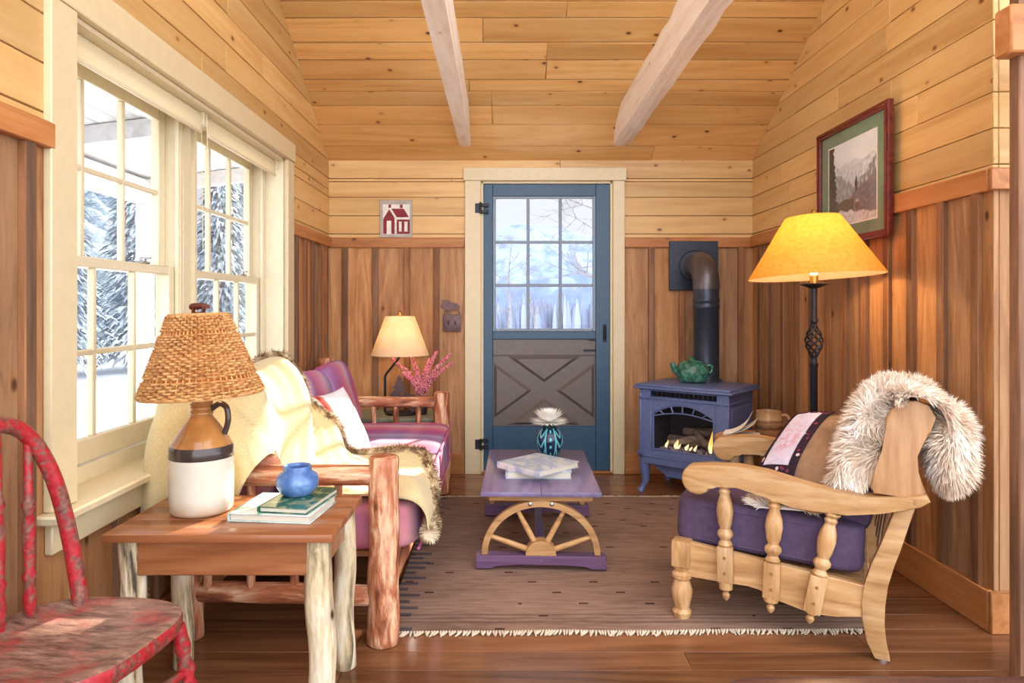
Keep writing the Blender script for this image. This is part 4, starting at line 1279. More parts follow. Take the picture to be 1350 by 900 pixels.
FLM.l(FLM.ramp((z-.28)/.17, [(0, (255, 236, 190)), (.4, (255, 196, 96)), (1, (255, 120, 20))]), e.inputs[0]); e.inputs[1].default_value = .95; FLM.l(e.outputs[0], FLM.nt.nodes['Material Output'].inputs[0])
for i, (xx, hh, r) in enumerate(((.445, .14, .013), (.22, .06, .012), (.238, .035, .007), (.29, .04, .010), (.315, .028, .006), (.155, .05, .008), (.345, .04, .007))):
    bm = B(); yy = .10
    tube(bm, spline([(xx, yy, .283), (xx-.004, yy, .283+hh*.25), (xx+.005, yy, .283+hh*.6), (xx+.012, yy, .283+hh)], 14), [r*max(.05, math.sin(PI*min(1, (q+2.5)/16.5))**1.0) for q in range(15)], 10); obj('flame', bm, FLM.m, sv)
# flue
I = inv(sv)
def w2(b): bmesh.ops.transform(b, matrix=I, verts=b.verts)
FX, FY = 1.355, 4.50
bm = B(); lathe(bm, [(.1, .688), (.1, .70), (.0845, .703), (.083, .71), (.083, 1.16), (.087, 1.165), (.087, 1.185), (.083, 1.19), (.083, 1.20), (.087, 1.205), (.087, 1.225), (.083, 1.23), (.083, 1.30)], 40, (FX, FY, 0)); w2(bm); fp = obj('flue_pipe', bm, PIPEM, sv, ang=50)
bm = B(); pts = [(FX, FY, 1.29)]; Rb = .155
for i in range(13):
    a = PI/2*i/12; pts.append((FX, FY+Rb-Rb*math.cos(a), 1.305+Rb*math.sin(a)))
pts.append((FX, YB-.02, 1.46)); 
tube(bm, pts, .086, 36)
w2(bm); obj('elbow', bm, plain('elbow_grey', (98, 92, 92), .35, .6, var=.06, bump=.02), sv, ang=50)
bm = B(); box(bm, 1.18, 1.524, YB-.03, YB-.019, 1.288, 1.634, .004); lathe(bm, [(.11, 0), (.11, .02), (.1, .03)], 40, M=Matrix.Translation((FX, YB-.03, 1.46)) @ Matrix.Rotation(PI/2, 4, 'X')); w2(bm); obj('wall_plate', bm, PIPEM, sv)

GRN = Mat('green_glaze', .15, 0, .5)
n1 = GRN.noise(GRN.coord(), 26, 4)
GRN.base(GRN.ramp(n1, [(.3, (26, 62, 54)), (.5, (52, 104, 86)), (.66, (92, 148, 124)), (.78, (150, 186, 160))]))
tp = thing('teapot', 'mottled green glazed pot with short spout on the stove top', 'teapot', (1.235, 4.40, .6905))
bm = B(); lathe(bm, [(.07, 0), (.085, .006), (.102, .04), (.106, .07), (.098, .10), (.088, .118), (.08, .122), (.082, .118), (.09, .10), (.0, .02)], 40, caps=False); obj('body', bm, GRN.m, tp)
bm = B(); tube(bm, spline([(-.085, 0, .06), (-.118, -.01, .085), (-.132, -.012, .125)], 12), [.026-.0009*i for i in range(13)], 14); obj('spout', bm, GRN.m, tp)
bm = B(); lathe(bm, [(.08, .12), (.06, .134), (.02, .142), (.014, .15), (.02, .158), (.012, .164)], 32); obj('lid', bm, GRN.m, tp)
bm = B(); tube(bm, spline([(.085, 0, .10), (.122, 0, .105), (.125, 0, .07), (.098, 0, .045)], 14), .009, 10); obj('handle', bm, GRN.m, tp)

# ---- armchair
AO = (.33, .31, 0)
RZ = R(-27.5)
P0 = Vector((.685, 2.569, 0))
cen = P0 + Vector((math.cos(RZ)*.33-math.sin(RZ)*.31, math.sin(RZ)*.33+math.cos(RZ)*.31, 0))
ac = thing('armchair', 'carved light oak armchair with purple cushions in front of the floor lamp', 'armchair', cen, RZ)
OAKL = wood('light_oak', (150, 102, 58), (202, 156, 104), (228, 192, 146), 'X', 15, 7, .36, 0, (110, 70, 35), .1, .14, 1.3, None, False)
OAKZ = wood('light_oak_z', (138, 96, 56), (194, 148, 98), (224, 188, 144), 'Z', 16, 8, .36, 0, (110, 70, 35), .1, .14, 1.3, None, False)
OAKD = wood('oak_wing', (146, 102, 64), (180, 134, 92), (204, 162, 118), 'Z', 14, 8, .42, 0, (110, 70, 35), .1, .14, 1.3, None, False)
PURPC = plain('purple_canvas', (86, 70, 94), .9, var=.06, scale=40, bump=.2, spec=.15)
def aobj(name, bm, m, par=ac, **k): return obj(name, bm, m, par, off=AO, **k)
Wc = .62
armpoly = [(.10, .594), (.2, .599), (.3, .589), (.4, .566), (.5, .547), (.6, .541), (.7, .552), (.778, .571), (.79, .548), (.765, .528), (.70, .508), (.65, .493), (.55, .474), (.45, .467), (.38, .478), (.3, .501), (.2, .523), (.13, .527), (.112, .518)]
armpoly += [(.058+.055*math.cos(a), .536+.055*math.sin(a)) for a in [R(-25-q*13) for q in range(1, 18)]]
for s_ in (0, Wc):
    sg = -1 if s_ == 0 else 1
    bm = B(); prism(bm, armpoly, 'y', s_-.036, s_+.036, .008, seg=3); ar = aobj('arm', bm, OAKL, ang=40)
    bm = B(); lathe(bm, [(.008, 0), (.008, .003)], 12, M=Matrix.Translation((.752, s_+sg*.036, .545)) @ Matrix.Rotation(sg*-PI/2, 4, 'X')); obj('peg', bm, OAKD, ar, off=AO)
    # front leg with its square head
    bm = B(); box(bm, -.036, .032, s_-.034, s_+.034, .20, .298, .006, seg=2)
    lathe(bm, [(.028, 0), (.030, .012), (.036, .03), (.026, .042), (.030, .06), (.037, .09), (.039, .11), (.030, .142), (.024, .15), (.036, .158), (.037, .172), (.026, .182), (.034, .2)], 24, (-.002, s_, 0)); aobj('leg', bm, OAKZ)
    # rear leg
    leg = [(.688, .50), (.652, .39), (.624, .318), (.604, .25), (.596, .185), (.596, .129), (.61, .06), (.634, .008), (.678, .008), (.668, .06), (.662, .125), (.664, .19), (.672, .255), (.69, .325), (.708, .379), (.75, .525)]
    bm = B(); prism(bm, leg, 'y', s_-.022, s_+.022, .004, seg=2); lg = aobj('leg', bm, OAKL)
    bm = B(); lathe(bm, [(.017, 0), (.017, .0075)], 14, (.655, s_, 0)); obj('glide', bm, STEEL, lg, off=AO)
    # wing of the back
    wing = [(.632, .552), (.622, .578), (.634, .63), (.655, .70), (.663, .75), (.666, .806), (.682, .838), (.718, .862), (.752, .868), (.787, .855), (.806, .816), (.79, .765), (.762, .722), (.75, .69), (.752, .64), (.777, .579), (.772, .562), (.70, .553)]
    bm = B(); prism(bm, wing, 'y', s_-.02, s_+.02, .005, seg=2); aobj('back_post', bm, OAKD)
    # side rail
    rail = [(.02, .297), (.3, .270), (.61, .240), (.605, .136), (.52, .118), (.46, .116), (.41, .122), (.34, .138), (.27, .166), (.234, .174), (.14, .168), (.02, .166)]
    bm = B(); prism(bm, rail, 'y', s_-.014 if sg < 0 else s_-.012, s_+.012 if sg < 0 else s_+.014, .003); aobj('side_rail', bm, OAKL)
    y_ = s_+sg*.030
    for (tx, tz, bx, bz, k1, k2) in ((.153, .527, .162, .112, .305, .178), (.325, .497, .312, .098, .275, .15), (.508, .471, .436, .088, .255, .128)):
        d = Vector((tx-bx, 0, tz-bz)); L = d.length
        bm = B()
        f1, f2 = (k1-bz)/(tz-bz), (k2-bz)/(tz-bz)
        ys = s_+sg*.006
        turned(bm, (bx, y_, bz), (tx, y_*.35+s_*.65, tz), [(.004, 0), (.012, .025), (.014, .05), (.008, .075), (.024, .10), (.024, f2)], 16)
        g = 1-f1
        turned(bm, (bx, y_, bz), (tx, y_*.35+s_*.65, tz), [(.022, f1), (.026, f1+.03*g), (.017, f1+.10*g), (.028, f1+.17*g), (.028, f1+.22*g), (.018, f1+.28*g), (.024, f1+.36*g), (.030, f1+.55*g), (.027, f1+.68*g), (.017, f1+.82*g), (.022, f1+.88*g), (.017, f1+.92*g), (.027, f1+.97*g), (.027, 1)], 20)
        q = Vector((0, 0, 1)).rotation_difference(d.normalized())
        M = Matrix.Translation((bx+d.x*(f1+f2)/2, y_, bz+d.z*(f1+f2)/2)) @ q.to_matrix().to_4x4()
        cbox(bm, (0, 0, 0), (.056, .034, (f1-f2)*L), .004, M, seg=2)
        sp_ = aobj('spindle', bm, OAKZ)
        for fz in (.28, .72):
            bm = B(); c_ = Vector((bx+d.x*(f2+(f1-f2)*fz), y_+sg*.017, bz+d.z*(f2+(f1-f2)*fz)))
            lathe(bm, [(.0055, 0), (.0055, .002)], 10, M=Matrix.Translation(c_) @ Matrix.Rotation(sg*-PI/2, 4, 'X'))
            obj('peg', bm, BRASS, sp_, off=AO)
bm = B(); box(bm, -.02, .012, .034, Wc-.034, .20, .295, .004); aobj('front_rail', bm, OAKL)
bm = B(); box(bm, .60, .62, .02, Wc-.02, .15, .235, .004); aobj('rear_rail', bm, OAKL)
bm = B(); box(bm, .03, .60, .06, Wc-.06, .235, .25, 0, Matrix.Rotation(R(3.5), 4, 'Y') @ Matrix.Translation((0, 0, .02))); aobj('seat_deck', bm, OAKD)
for i in range(4):
    ss_ = .1+i*.14
    bm = B(); prism(bm, [(.645, .30), (.66, .298), (.735, .82), (.72, .825)], 'y', ss_-.03, ss_+.03, .003); aobj('back_slat', bm, OAKD)
bm = B(); prism(bm, [(.69, .78), (.74, .78), (.77, .855), (.72, .865)], 'y', .02, Wc-.02, .006); aobj('top_rail', bm, OAKD)
M = Matrix.Translation((.285, .305, .352)) @ Matrix.Rotation(R(2.6), 4, 'Y')
bm = B(); rbox(bm, (0, 0, 0), (.645, .56, .172), 11, 18, M, crown=.014, wob=.004, seed=4); sc_ = aobj('seat_cushion', bm, PURPC, ang=80)
def piping(M, sx_, sy_, z_, par, r=.005):
    loop = []
    for q in range(64):
        th = 2*PI*q/64; loop.append(M @ Vector((math.copysign(abs(math.cos(th))**.25, math.cos(th))*sx_, math.copysign(abs(math.sin(th))**.25, math.sin(th))*sy_, z_)))
    bm = B(); tube(bm, loop, r, 6, closed=True); return obj('piping', bm, PURPC, par, off=AO)
piping(M, .320, .278, .062, sc_); piping(M, .320, .278, -.062, sc_)
M = Matrix.Translation((.605, .325, .60)) @ Matrix.Rotation(R(11), 4, 'Y')
bm = B(); rbox(bm, (0, 0, 0), (.12, .50, .44), 6, 16, M, wob=.004, seed=5); bc_ = aobj('back_cushion', bm, PURPC, ang=80)

# ---- sheepskin over the back
Mac = Matrix.Translation(cen) @ Matrix.Rotation(RZ, 4, 'Z') @ Matrix.Translation(-Vector(AO))
FURW = Mat('sheepskin_wool', .9, 0, .1)
x, y, z = FURW.xyz()
n1 = FURW.noise(FURW.coord(), 9, 3)
FURW.base(FURW.mix(FURW.island()*.55, FURW.ramp(n1, [(.35, (222, 196, 168)), (.55, (242, 228, 212)), (.7, (250, 244, 238))]), (238, 222, 202)))
FURW.b.inputs['Sheen Weight'].default_value = .2
path = spline([(.25, 0, .452), (.36, 0, .456), (.46, 0, .462), (.50, 0, .50), (.52, 0, .58), (.55, 0, .70), (.585, 0, .80), (.635, 0, .868), (.705, 0, .890), (.785, 0, .880), (.835, 0, .83), (.85, 0, .75), (.846, 0, .66), (.835, 0, .61)], 90)
def fur_edge(f):
    s0 = .035+.012*math.sin(f*9)+(-.06)*ss(.5, .62, f)-.01*ss(.2, .0, f)
    s1 = .40+.04*math.sin(f*7+1)-.06*ss(.3, 0, f)
    return s0, s1
def fur_pt(f, g):
    k_ = min(int(f*90), 89); p = path[k_].lerp(path[k_+1], f*90-k_).copy()
    s0, s1 = fur_edge(f)
    wrap = ss(.24, .34, f)*ss(.66, .56, f)
    g0 = .22*wrap
    if g < g0:                       # lies round the near side of the cushion
        p.y = s0; a = (g0-g)/g0; p.x += .105*wrap*a*ss(.62, .5, f); p.z -= .03*wrap*a*ss(.5, .6, f)
    else:
        p.y = s0+(s1-s0)*(g-g0)/(1-g0)
    return p
def fur_n(f):
    k_ = min(max(int(f*90), 1), 88); t = (path[k_+1]-path[k_-1]).normalized()
    return Vector((-t.z, 0, t.x)), t
sk = thing('sheepskin', 'long-haired cream sheepskin draped over the back of the oak armchair', 'throw', cen, RZ)
bm = B(); grid(bm, 90, 18, lambda f, g: fur_pt(f, g)-fur_n(f)[0]*.002, .006)
# rolled end hanging behind the back
rbox(bm, (.855, .165, .70), (.085, .37, .24), 3.2, 10, wob=.01)
obj('hide', bm, FURW.m, sk, off=AO)
bm = B()
down = Vector((0, 0, -1))
for i in range(19000):
    f = random.random()*.93; g = random.random()
    if random.random() < .25: g = random.choice((0, 1))
    p = fur_pt(f, g); nrm_, t = fur_n(f)
    nrm_ = -nrm_ if nrm_.z < -.2 and f < .5 else nrm_
    lump = noise.noise_vector(Vector((p.x*14, p.y*14, p.z*14)))
    if g < .2 and .26 < f < .62: nrm_ = (nrm_*.4+Vector((0, -.9, 0))).normalized()
    d = (nrm_*.75+t*(-.35 if f < .45 else .5)+lump*.9+Vector((0, (g-.5)*1.3 if g in (0, 1) else 0, 0))+Vector((random.gauss(0, .2), random.gauss(0, .2), random.gauss(0, .2)))).normalized()
    side = d.cross(Vector((random.gauss(0, 1), random.gauss(0, 1), random.gauss(0, 1)))).normalized()
    blade(bm, p, d, side, random.uniform(.034, .058), .0034, down*.45+lump*.5)
for i in range(8500):
    v = Vector((random.gauss(0, 1), random.gauss(0, 1), random.gauss(0, 1))).normalized()
    c_ = Vector((.855+v.x*.040, .165+math.copysign(abs(v.y)**.7, v.y)*.175, .70+math.copysign(abs(v.z)**.8, v.z)*.112))
    lump = noise.noise_vector(c_*15)
    d = (v+lump*.8+Vector((random.gauss(0, .15), random.gauss(0, .15), random.gauss(0, .15)-.1))).normalized()
    side = d.cross(Vector((random.gauss(0, 1), random.gauss(0, 1), random.gauss(0, 1)))).normalized()
    blade(bm, c_, d, side, random.uniform(.045, .068), .0036, down*.7+lump*.4)
fo = obj('wool', bm, FURW.m, sk, off=AO, smooth=False); fo['kind'] = 'stuff'

# ---- embroidered pillow on the chair
def acw(t, s_, z_): return Mac @ Vector((t, s_, z_))
BLp = Vector((1.015, 2.745, .529)); u_ = Vector((.093, -.135, .018)).normalized(); v_ = Vector((.259, .18, .209)).normalized()
pw_, ph_ = .34, .44
o_ = BLp+u_*(pw_/2-.035)+v_*(ph_/2-.035)-u_.cross(v_).normalized()*.055
Mp = basis(o_, u_, v_)
TANS = plain('tan_suede', (150, 118, 92), .95, var=.12, scale=14, bump=.15, spec=.1)
ep = thing('throw_pillow', 'tan suede pillow with a dark-bordered embroidered panel on the oak armchair', 'pillow', (0, 0, 0)); ep.matrix_world = Mp
bm = B(); pillow(bm, Matrix.Identity(4), pw_, ph_, .13, 24, .003, 7); obj('cushion', bm, TANS, ep, ang=80)
def on_pillow(x_, y_, lift):
    p = pillow_pt(min(.999, max(-.999, x_/(pw_/2))), min(.999, max(-.999, y_/(ph_/2))), pw_, ph_, .13, 1)
    return Vector((x_, y_, p.z+lift))
def panel(name, x0, x1, y0, y1, lift, m, par):
    bm = B(); grid(bm, 20, 24, lambda a, b_: on_pillow(x0+(x1-x0)*a, y0+(y1-y0)*b_, lift), .003); return obj(name, bm, m, par, ang=80)
BORD = Mat('floral_border', .9, 0, .1)
vd = BORD.voro(BORD.coord(), 46); vc = BORD.n('ShaderNodeTexVoronoi'); BORD.l(BORD.coord(), vc.inputs['Vector']); vc.inputs['Scale'].default_value = 46
hsv = BORD.n('ShaderNodeSeparateColor'); BORD.l(vc.outputs['Color'], hsv.inputs[0])
fl_ = BORD.ramp(V(BORD.nt, hsv.outputs[0]), [(0, (58, 40, 50)), (.45, (58, 40, 50)), (.5, (150, 50, 66)), (.7, (210, 190, 190)), (.85, (110, 60, 80)), (1, (196, 150, 140))], 'CONSTANT')
BORD.base(BORD.mix(vd.lt(.36), (52, 38, 50), fl_))
LAV = Mat('embroidered_linen', .9, 0, .1)
n1 = LAV.noise(LAV.coord(), 24, 5, .65); x, y, z = LAV.xyz()
rr_ = (x+.06)*(x+.06)*160+(y+.01)*(y+.01)*50
LAV.base(LAV.mix((rr_*-1+1.0).clamp()*n1.smooth(.44, .58)*.75, LAV.ramp(n1, [(.3, (190, 180, 204)), (.7, (226, 220, 232))]), (192, 118, 130))).bump(n1, .3, .003)
bp = panel('embroidered_border', -.15, .03, -.195, .20, .006, BORD.m, ep)
panel('embroidered_panel', -.118, -.004, -.158, .165, .0085, LAV.m, bp)

# ---- side table behind the chair with a book and a mug
st_ = thing('side_table', 'small log slab side table between the stove and the armchair', 'table', (1.30, 3.50, 0))
bm = B(); outl = [((.19+.012*math.sin(3*a+1)+.008*math.sin(7*a))*math.cos(a), (.185+.01*math.sin(2*a))*math.sin(a)) for a in [2*PI*i/48 for i in range(48)]]
prism(bm, outl, 'z', .475, .508, .005, seg=2); obj('tabletop', bm, wood('slab_wood', (130, 86, 50), (180, 130, 84), (208, 162, 112), 'X', 10, 5, .4, .05, (80, 44, 20), .1, .1), st_)
for i in range(3):
    a = R(200+i*120); bm = B(); log(bm, (.185*math.cos(a), .18*math.sin(a), 0), (.115*math.cos(a), .115*math.sin(a), .476), .024, .026, 12, .12, 70+i); obj('leg', bm, PEELZ, st_)
CV5 = plain('white_cover', (236, 230, 220), .5)
pb = thing('paperback', 'cream paperback with its cover curling open on the side table', 'book', (0, 0, 0)); pb.matrix_world = Mz((1.222, 3.46, .5085), -24)
bm = B(); box(bm, -.085, .085, -.06, .06, .0, .024, .003); obj('pages', bm, PAGES.m, pb)
for nm, a0, k_ in (('cover', .0, 1.0), ('page', .0, .62)):
    bm = B()
    def cf(u, v, k_=k_):
        a = u*1.25*k_; x_ = -.085+.165*(math.sin(a)/1.25/k_ if a else 0)*1.0; z_ = .0255+.165*(1-math.cos(a))/1.25/k_*1.0
        return Vector((x_+.01*v*u, -.06+.12*v, z_+.02*u*v*k_))
    grid(bm, 14, 6, cf, .0012); obj(nm, bm, CV5 if nm == 'cover' else PAGES.m, pb)
MUG = Mat('stoneware_mug', .25, 0, .5); x, y, z = MUG.xyz(); n1 = MUG.noise(MUG.coord(), 30, 3)
MUG.base(MUG.ramp(z/.13+n1*.14-.07, [(0, (108, 74, 46)), (.28, (140, 100, 62)), (.36, (84, 56, 40)), (.56, (150, 112, 74)), (.62, (110, 78, 52)), (.72, (176, 140, 98)), (1, (150, 112, 76))]))
mg = thing('mug', 'brown stoneware mug behind the paperback on the side table', 'mug', (1.375, 3.50, .5085))
bm = B(); lathe(bm, [(.052, 0), (.06, .004), (.066, .03), (.067, .07), (.062, .11), (.0615, .13), (.058, .131), (.056, .12), (.06, .06), (.0, .01)], 40, caps=False); obj('body', bm, MUG.m, mg)
bm = B(); tube(bm, spline([(.058, 0, .105), (.09, 0, .108), (.102, 0, .08), (.09, 0, .045), (.062, 0, .035)], 18), .009, 10); obj('handle', bm, MUG.m, mg)

# ---- floor lamp
lp_ = thing('floor_lamp', 'iron floor lamp with a lit amber cone shade behind the armchair', 'lamp', (1.432, 3.12, 0))
bm = B(); lathe(bm, [(.13, 0), (.135, .008), (.125, .02), (.04, .034), (.02, .05)], 40); obj('base', bm, IRON, lp_)
bm = B(); lathe(bm, [(.016, .04), (.016, .90), (.019, .905), (.019, .915), (.014, .92), (.014, .94)], 20); lathe(bm, [(.012, 1.09), (.014, 1.10), (.019, 1.105), (.019, 1.113), (.014, 1.12), (.014, 1.26)], 20)
pole = obj('pole', bm, IRON, lp_)
for q in range(6):
    bm = B(); pts = []
    for i in range(25):
        f = i/24; a = 2*PI*q/6+f*PI*1.6; r_ = .009+.028*math.sin(PI*f)**1.3; pts.append((r_*math.cos(a), r_*math.sin(a), .935+.16*f))
    tube(bm, pts, .0046, 7); obj('twisted_rod', bm, IRON, pole)
bm = B(); lathe(bm, [(.012, 1.255), (.03, 1.262), (.066, 1.276), (.064, 1.279), (.02, 1.272)], 32); obj('drip_pan', bm, IRON, lp_)
AMB = Mat('amber_paper'); d_ = AMB.n('ShaderNodeBsdfDiffuse'); t_ = AMB.n('ShaderNodeBsdfTranslucent'); m_ = AMB.n('ShaderNodeMixShader'); n1 = AMB.noise(AMB.coord(), 50, 3)
col = AMB.ramp(n1, [(.3, (234, 172, 74)), (.7, (244, 190, 96))]); AMB.l(col, d_.inputs[0]); AMB.l(col, t_.inputs[0]); m_.inputs[0].default_value = .5
AMB.l(d_.outputs[0], m_.inputs[1]); AMB.l(t_.outputs[0], m_.inputs[2]); AMB.l(m_.outputs[0], AMB.nt.nodes['Material Output'].inputs[0])
TL = Matrix.Translation((0, 0, 1.44)) @ Matrix.Rotation(R(-2.2), 4, 'X') @ Matrix.Rotation(R(-2.2), 4, 'Y') @ Matrix.Translation((0, 0, -1.44))
bm = B(); lathe(bm, [(.29, 1.308), (.285, 1.318), (.20, 1.452), (.117, 1.583)], 64, caps=False, M=TL); lsh = obj('lamp_shade', bm, AMB.m, lp_)
bm = B(); lathe(bm, [(.287, 1.309), (.282, 1.318), (.198, 1.45), (.115, 1.582)], 64, caps=False, M=TL); obj('lining', bm, translucent('cream_lining', (246, 226, 190), frac=.5), lsh)
bm = B(); lathe(bm, [(.004, 1.27), (.018, 1.28), (.018, 1.315), (.01, 1.32)], 16); tube(bm, [(0, 0, 1.3), (0, 0, 1.6)], .003, 6)
for a in range(3): tube(bm, [(0, 0, 1.575), (.115*math.cos(a*2.1), .115*math.sin(a*2.1), 1.579)], .002, 5)
lathe(bm, [(.006, 1.59), (.012, 1.60), (.006, 1.612)], 12); obj('socket', bm, BRASS, lp_)
bm = B(); lathe(bm, [(.013, 1.318), (.03, 1.365), (.024, 1.395), (.006, 1.405)], 18); obj('bulb', bm, BULB, lp_)
lamp_light(lp_, (0, 0, 1.46), 4.6, (1, .7, .36), .04)

# ---- framed picture on the right wall
PY0, PY1, PZ0, PZ1 = 3.03, 3.715, 1.487, 2.10
pc = thing('framed_picture', 'mahogany framed snowy mountain picture with green mat on the right wall', 'picture', (XR, (PY0+PY1)/2, PZ0))
XR_ = XR; XR = XR-.026
po = (XR_, (PY0+PY1)/2, PZ0)
MAHO = wood('mahogany', (72, 24, 20), (108, 42, 32), (136, 60, 46), 'Y', 18, 10, .25, 0, (50, 20, 15), .08, .05)
bm = B(); fw = .036
for (a, b_, c_, d) in ((PY0, PY0+fw, PZ0, PZ1), (PY1-fw, PY1, PZ0, PZ1), (PY0+fw, PY1-fw, PZ0, PZ0+fw), (PY0+fw, PY1-fw, PZ1-fw, PZ1)):
    box(bm, XR-.030, XR-.001, a, b_, c_, d, .006, seg=2)
for (a, b_, c_, d) in ((PY0+fw*.25, PY0+fw*.6, PZ0, PZ1), (PY1-fw*.6, PY1-fw*.25, PZ0, PZ1), (PY0, PY1, PZ0+fw*.25, PZ0+fw*.6), (PY0, PY1, PZ1-fw*.6, PZ1-fw*.25)):
    box(bm, XR-.035, XR-.028, a+.004, b_-.004 if b_-a > .2 else b_, c_+.004 if d-c_ > .2 else c_, d-.004 if d-c_ > .2 else d, .003)
obj('frame', bm, MAHO, pc, off=po)
bm = B(); box(bm, XR-.016, XR-.006, PY0+fw, PY1-fw, PZ0+fw, PZ1-fw); obj('mat', bm, plain('mat_green', (112, 134, 112), .85, var=.03), pc, off=po)
bm = B(); NU, NV = 110, 100; lay = bm.verts.layers.float_color.new('paint')
iy0, iy1, iz0, iz1 = PY0+.115, PY1-.115, PZ0+.10, PZ1-.105
def pix(u, v):
    """u: 0 far .. 1 near (left to right as hung), v: 0 bottom .. 1 top"""
    def nz(a, b_, s): return noise.noise(Vector((u*a+s, v*b_, s*3)))
    c_ = Vector((.80, .83, .86))+Vector((1, 1, 1))*.08*nz(4, 5, 1)
    ridge1 = .56+.10*math.sin(u*7+.8)+.07*noise.noise(Vector((u*8, 3, 1)))+.03*noise.noise(Vector((u*24, 9, 1)))
    ridge0 = .74+.05*noise.noise(Vector((u*6, 7, 1)))
    if v < ridge0 and u > .15: c_ = Vector((.66, .70, .75))+Vector((1, 1, 1))*.16*nz(22, 16, 5)
    if v < ridge1: c_ = Vector((.40, .43, .47))+Vector((1, 1, 1.05))*.3*max(0, nz(26, 14, 2)+.1)
    ridge2 = .12+.95*max(0, (u-.34))**.85+.05*noise.noise(Vector((u*18, 5, 2)))
    if u > .34 and v < ridge2*.93 and v > ridge2*.45: c_ = Vector((.42, .43, .46))+Vector((1, 1, 1.05))*.42*max(-.3, nz(28, 20, 4))
    hill = .10+.46*u+.04*nz(6, 3, 8)
    if v < hill: c_ = Vector((.34, .30, .33))+Vector((.10, .08, .10))*nz(24, 24, 6)
    if v < .33+.1*nz(5, 2, 9) and u < .55: c_ = Vector((.24, .20, .17))+Vector((.12, .08, .05))*nz(26, 26, 7)
    snow = .20-.12*u+.05*nz(9, 3, 3)
    if v < snow: c_ = Vector((.68, .68, .70))+Vector((1, 1, 1))*.18*nz(20, 20, 9)
    tree = .20*(1.05-v*.5)+.05*nz(2, 26, 4)
    if u < tree and v > .15: c_ = Vector((.13, .14, .12))+Vector((.1, .1, .09))*nz(30, 30, 3)
    if abs(u-.60) < .035*(1-abs(v-.46)/.11) : c_ = Vector((.10, .12, .13))
    if (u-.62)**2/.0016+(v-.21)**2/.0045 < 1: c_ = Vector((.30, .20, .14)) if v < .235 else Vector((.62, .55, .50))
    return c_
G = grid(bm, NU, NV, lambda a, b_: Vector((XR-.0165, iy1+(iy0-iy1)*a, iz0+(iz1-iz0)*b_)))
cols = []
for i in range(NU+1):
    for j in range(NV+1):
        c_ = pix(i/NU, j/NV); G[i][j][lay] = (max(0, c_.x)**1.6, max(0, c_.y)**1.6, max(0, c_.z)**1.6, 1)
PH_ = Mat('printed_picture', .5); at_ = PH_.n('ShaderNodeVertexColor'); at_.layer_name = 'paint'; PH_.l(at_.outputs[0], PH_.b.inputs['Base Color'])
obj('print', bm, PH_.m, pc, off=po)
bm = B()
for (a, b_, c_, d) in ((iy0-.006, iy0, iz0-.006, iz1+.006), (iy1, iy1+.006, iz0-.006, iz1+.006), (iy0, iy1, iz0-.006, iz0), (iy0, iy1, iz1, iz1+.006)): box(bm, XR-.0175, XR-.0155, a, b_, c_, d)
obj('mat_bevel', bm, plain('bevel_white', (226, 224, 214), .8), pc, off=po)
bm = B(); box(bm, XR-.021, XR-.0195, PY0+fw-.002, PY1-fw+.002, PZ0+fw-.002, PZ1-fw+.002); obj('glazing', bm, GLASS, pc, off=po)
XR = XR_

# ---- dark bench whose edge shows at the lower right of the picture
lb = thing('low_bench', 'dark polished low bench top cut off by the bottom edge, lower right', 'bench', (.79, 1.12, 0))
DKW = wood('dark_bench_wood', (44, 24, 22), (76, 46, 42), (104, 70, 62), 'X', 12, 12, .25, 0, (40, 20, 15), .05, .05)
bm = B(); rbox(bm, (0, 0, .452), (.74, .36, .04), 12, 14); obj('top', bm, DKW, lb, ang=70)
for sx_ in (-1, 1):
    for sy_ in (-1, 1):
        bm = B(); turned(bm, (sx_*.31, sy_*.13, 0), (sx_*.29, sy_*.115, .435), [(.018, 0), (.022, .3), (.028, .8), (.026, 1)], 14); obj('leg', bm, DKW, lb)

# ================================================================== outside
SNOW = plain('snow', (236, 240, 250), .9, var=.03, scale=3, bump=.1)
bm = B()
def gnd(u, v):
    x_ = -160+320*u; y_ = -60+420*v
    z_ = -.55+.25*noise.noise(Vector((x_*.05, y_*.05, 0)))
    if y_ > 40: z_ -= (y_-40)*.03
    return Vector((x_, y_, z_-.1))
grid(bm, 80, 100, gnd)
struct('snow_ground', bm, SNOW)
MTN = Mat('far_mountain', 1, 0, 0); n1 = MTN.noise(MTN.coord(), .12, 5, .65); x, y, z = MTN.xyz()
MTN.base(MTN.ramp(n1+z*.006, [(.35, (92, 110, 152)), (.55, (112, 130, 170)), (.7, (148, 164, 196))]))  # pale blue of aerial haze is put into the mountain's own colour
bm = B()
def mtn(u, v):
    x_ = -140+360*u; h = 25*math.exp(-((x_-8)/40)**2)+15*math.exp(-((x_-80)/60)**2)+14*math.exp(-((x_+80)/40)**2)+8
    h *= 1+.12*noise.noise(Vector((x_*.06, 1, 3)))
    f = 1-abs(v-.35)/.65 if v > .35 else v/.35
    return Vector((x_, 230+v*150, -14+(h+14)*max(0, f)**.8+3*noise.noise(Vector((x_*.05, v*8, 5)))*f*(1-f)*3))
grid(bm, 120, 30, mtn)
struct('mountain', bm, MTN.m)
HAZE = Mat('hazy_frosted_forest', 1, 0, 0)
HAZE.base(HAZE.ramp(HAZE.island(), [(0, (104, 112, 138)), (.5, (118, 128, 152)), (1, (140, 150, 170))]))  # frosted trees, with distance haze mixed in as blue-grey colour
bm = B()
for i in range(4200):
    y_ = random.uniform(75, 190); x_ = random.uniform(-.25, .45)*y_
    z0 = -.8-(max(0, y_-40))*.03; h = random.uniform(2.4, 4.6)
    r_ = random.uniform(.22, .5); lathe(bm, [(r_*.7, 0), (r_, h*.3), (r_*.7, h*.6), (.04, h)], 5, (x_, y_, z0), caps=False)
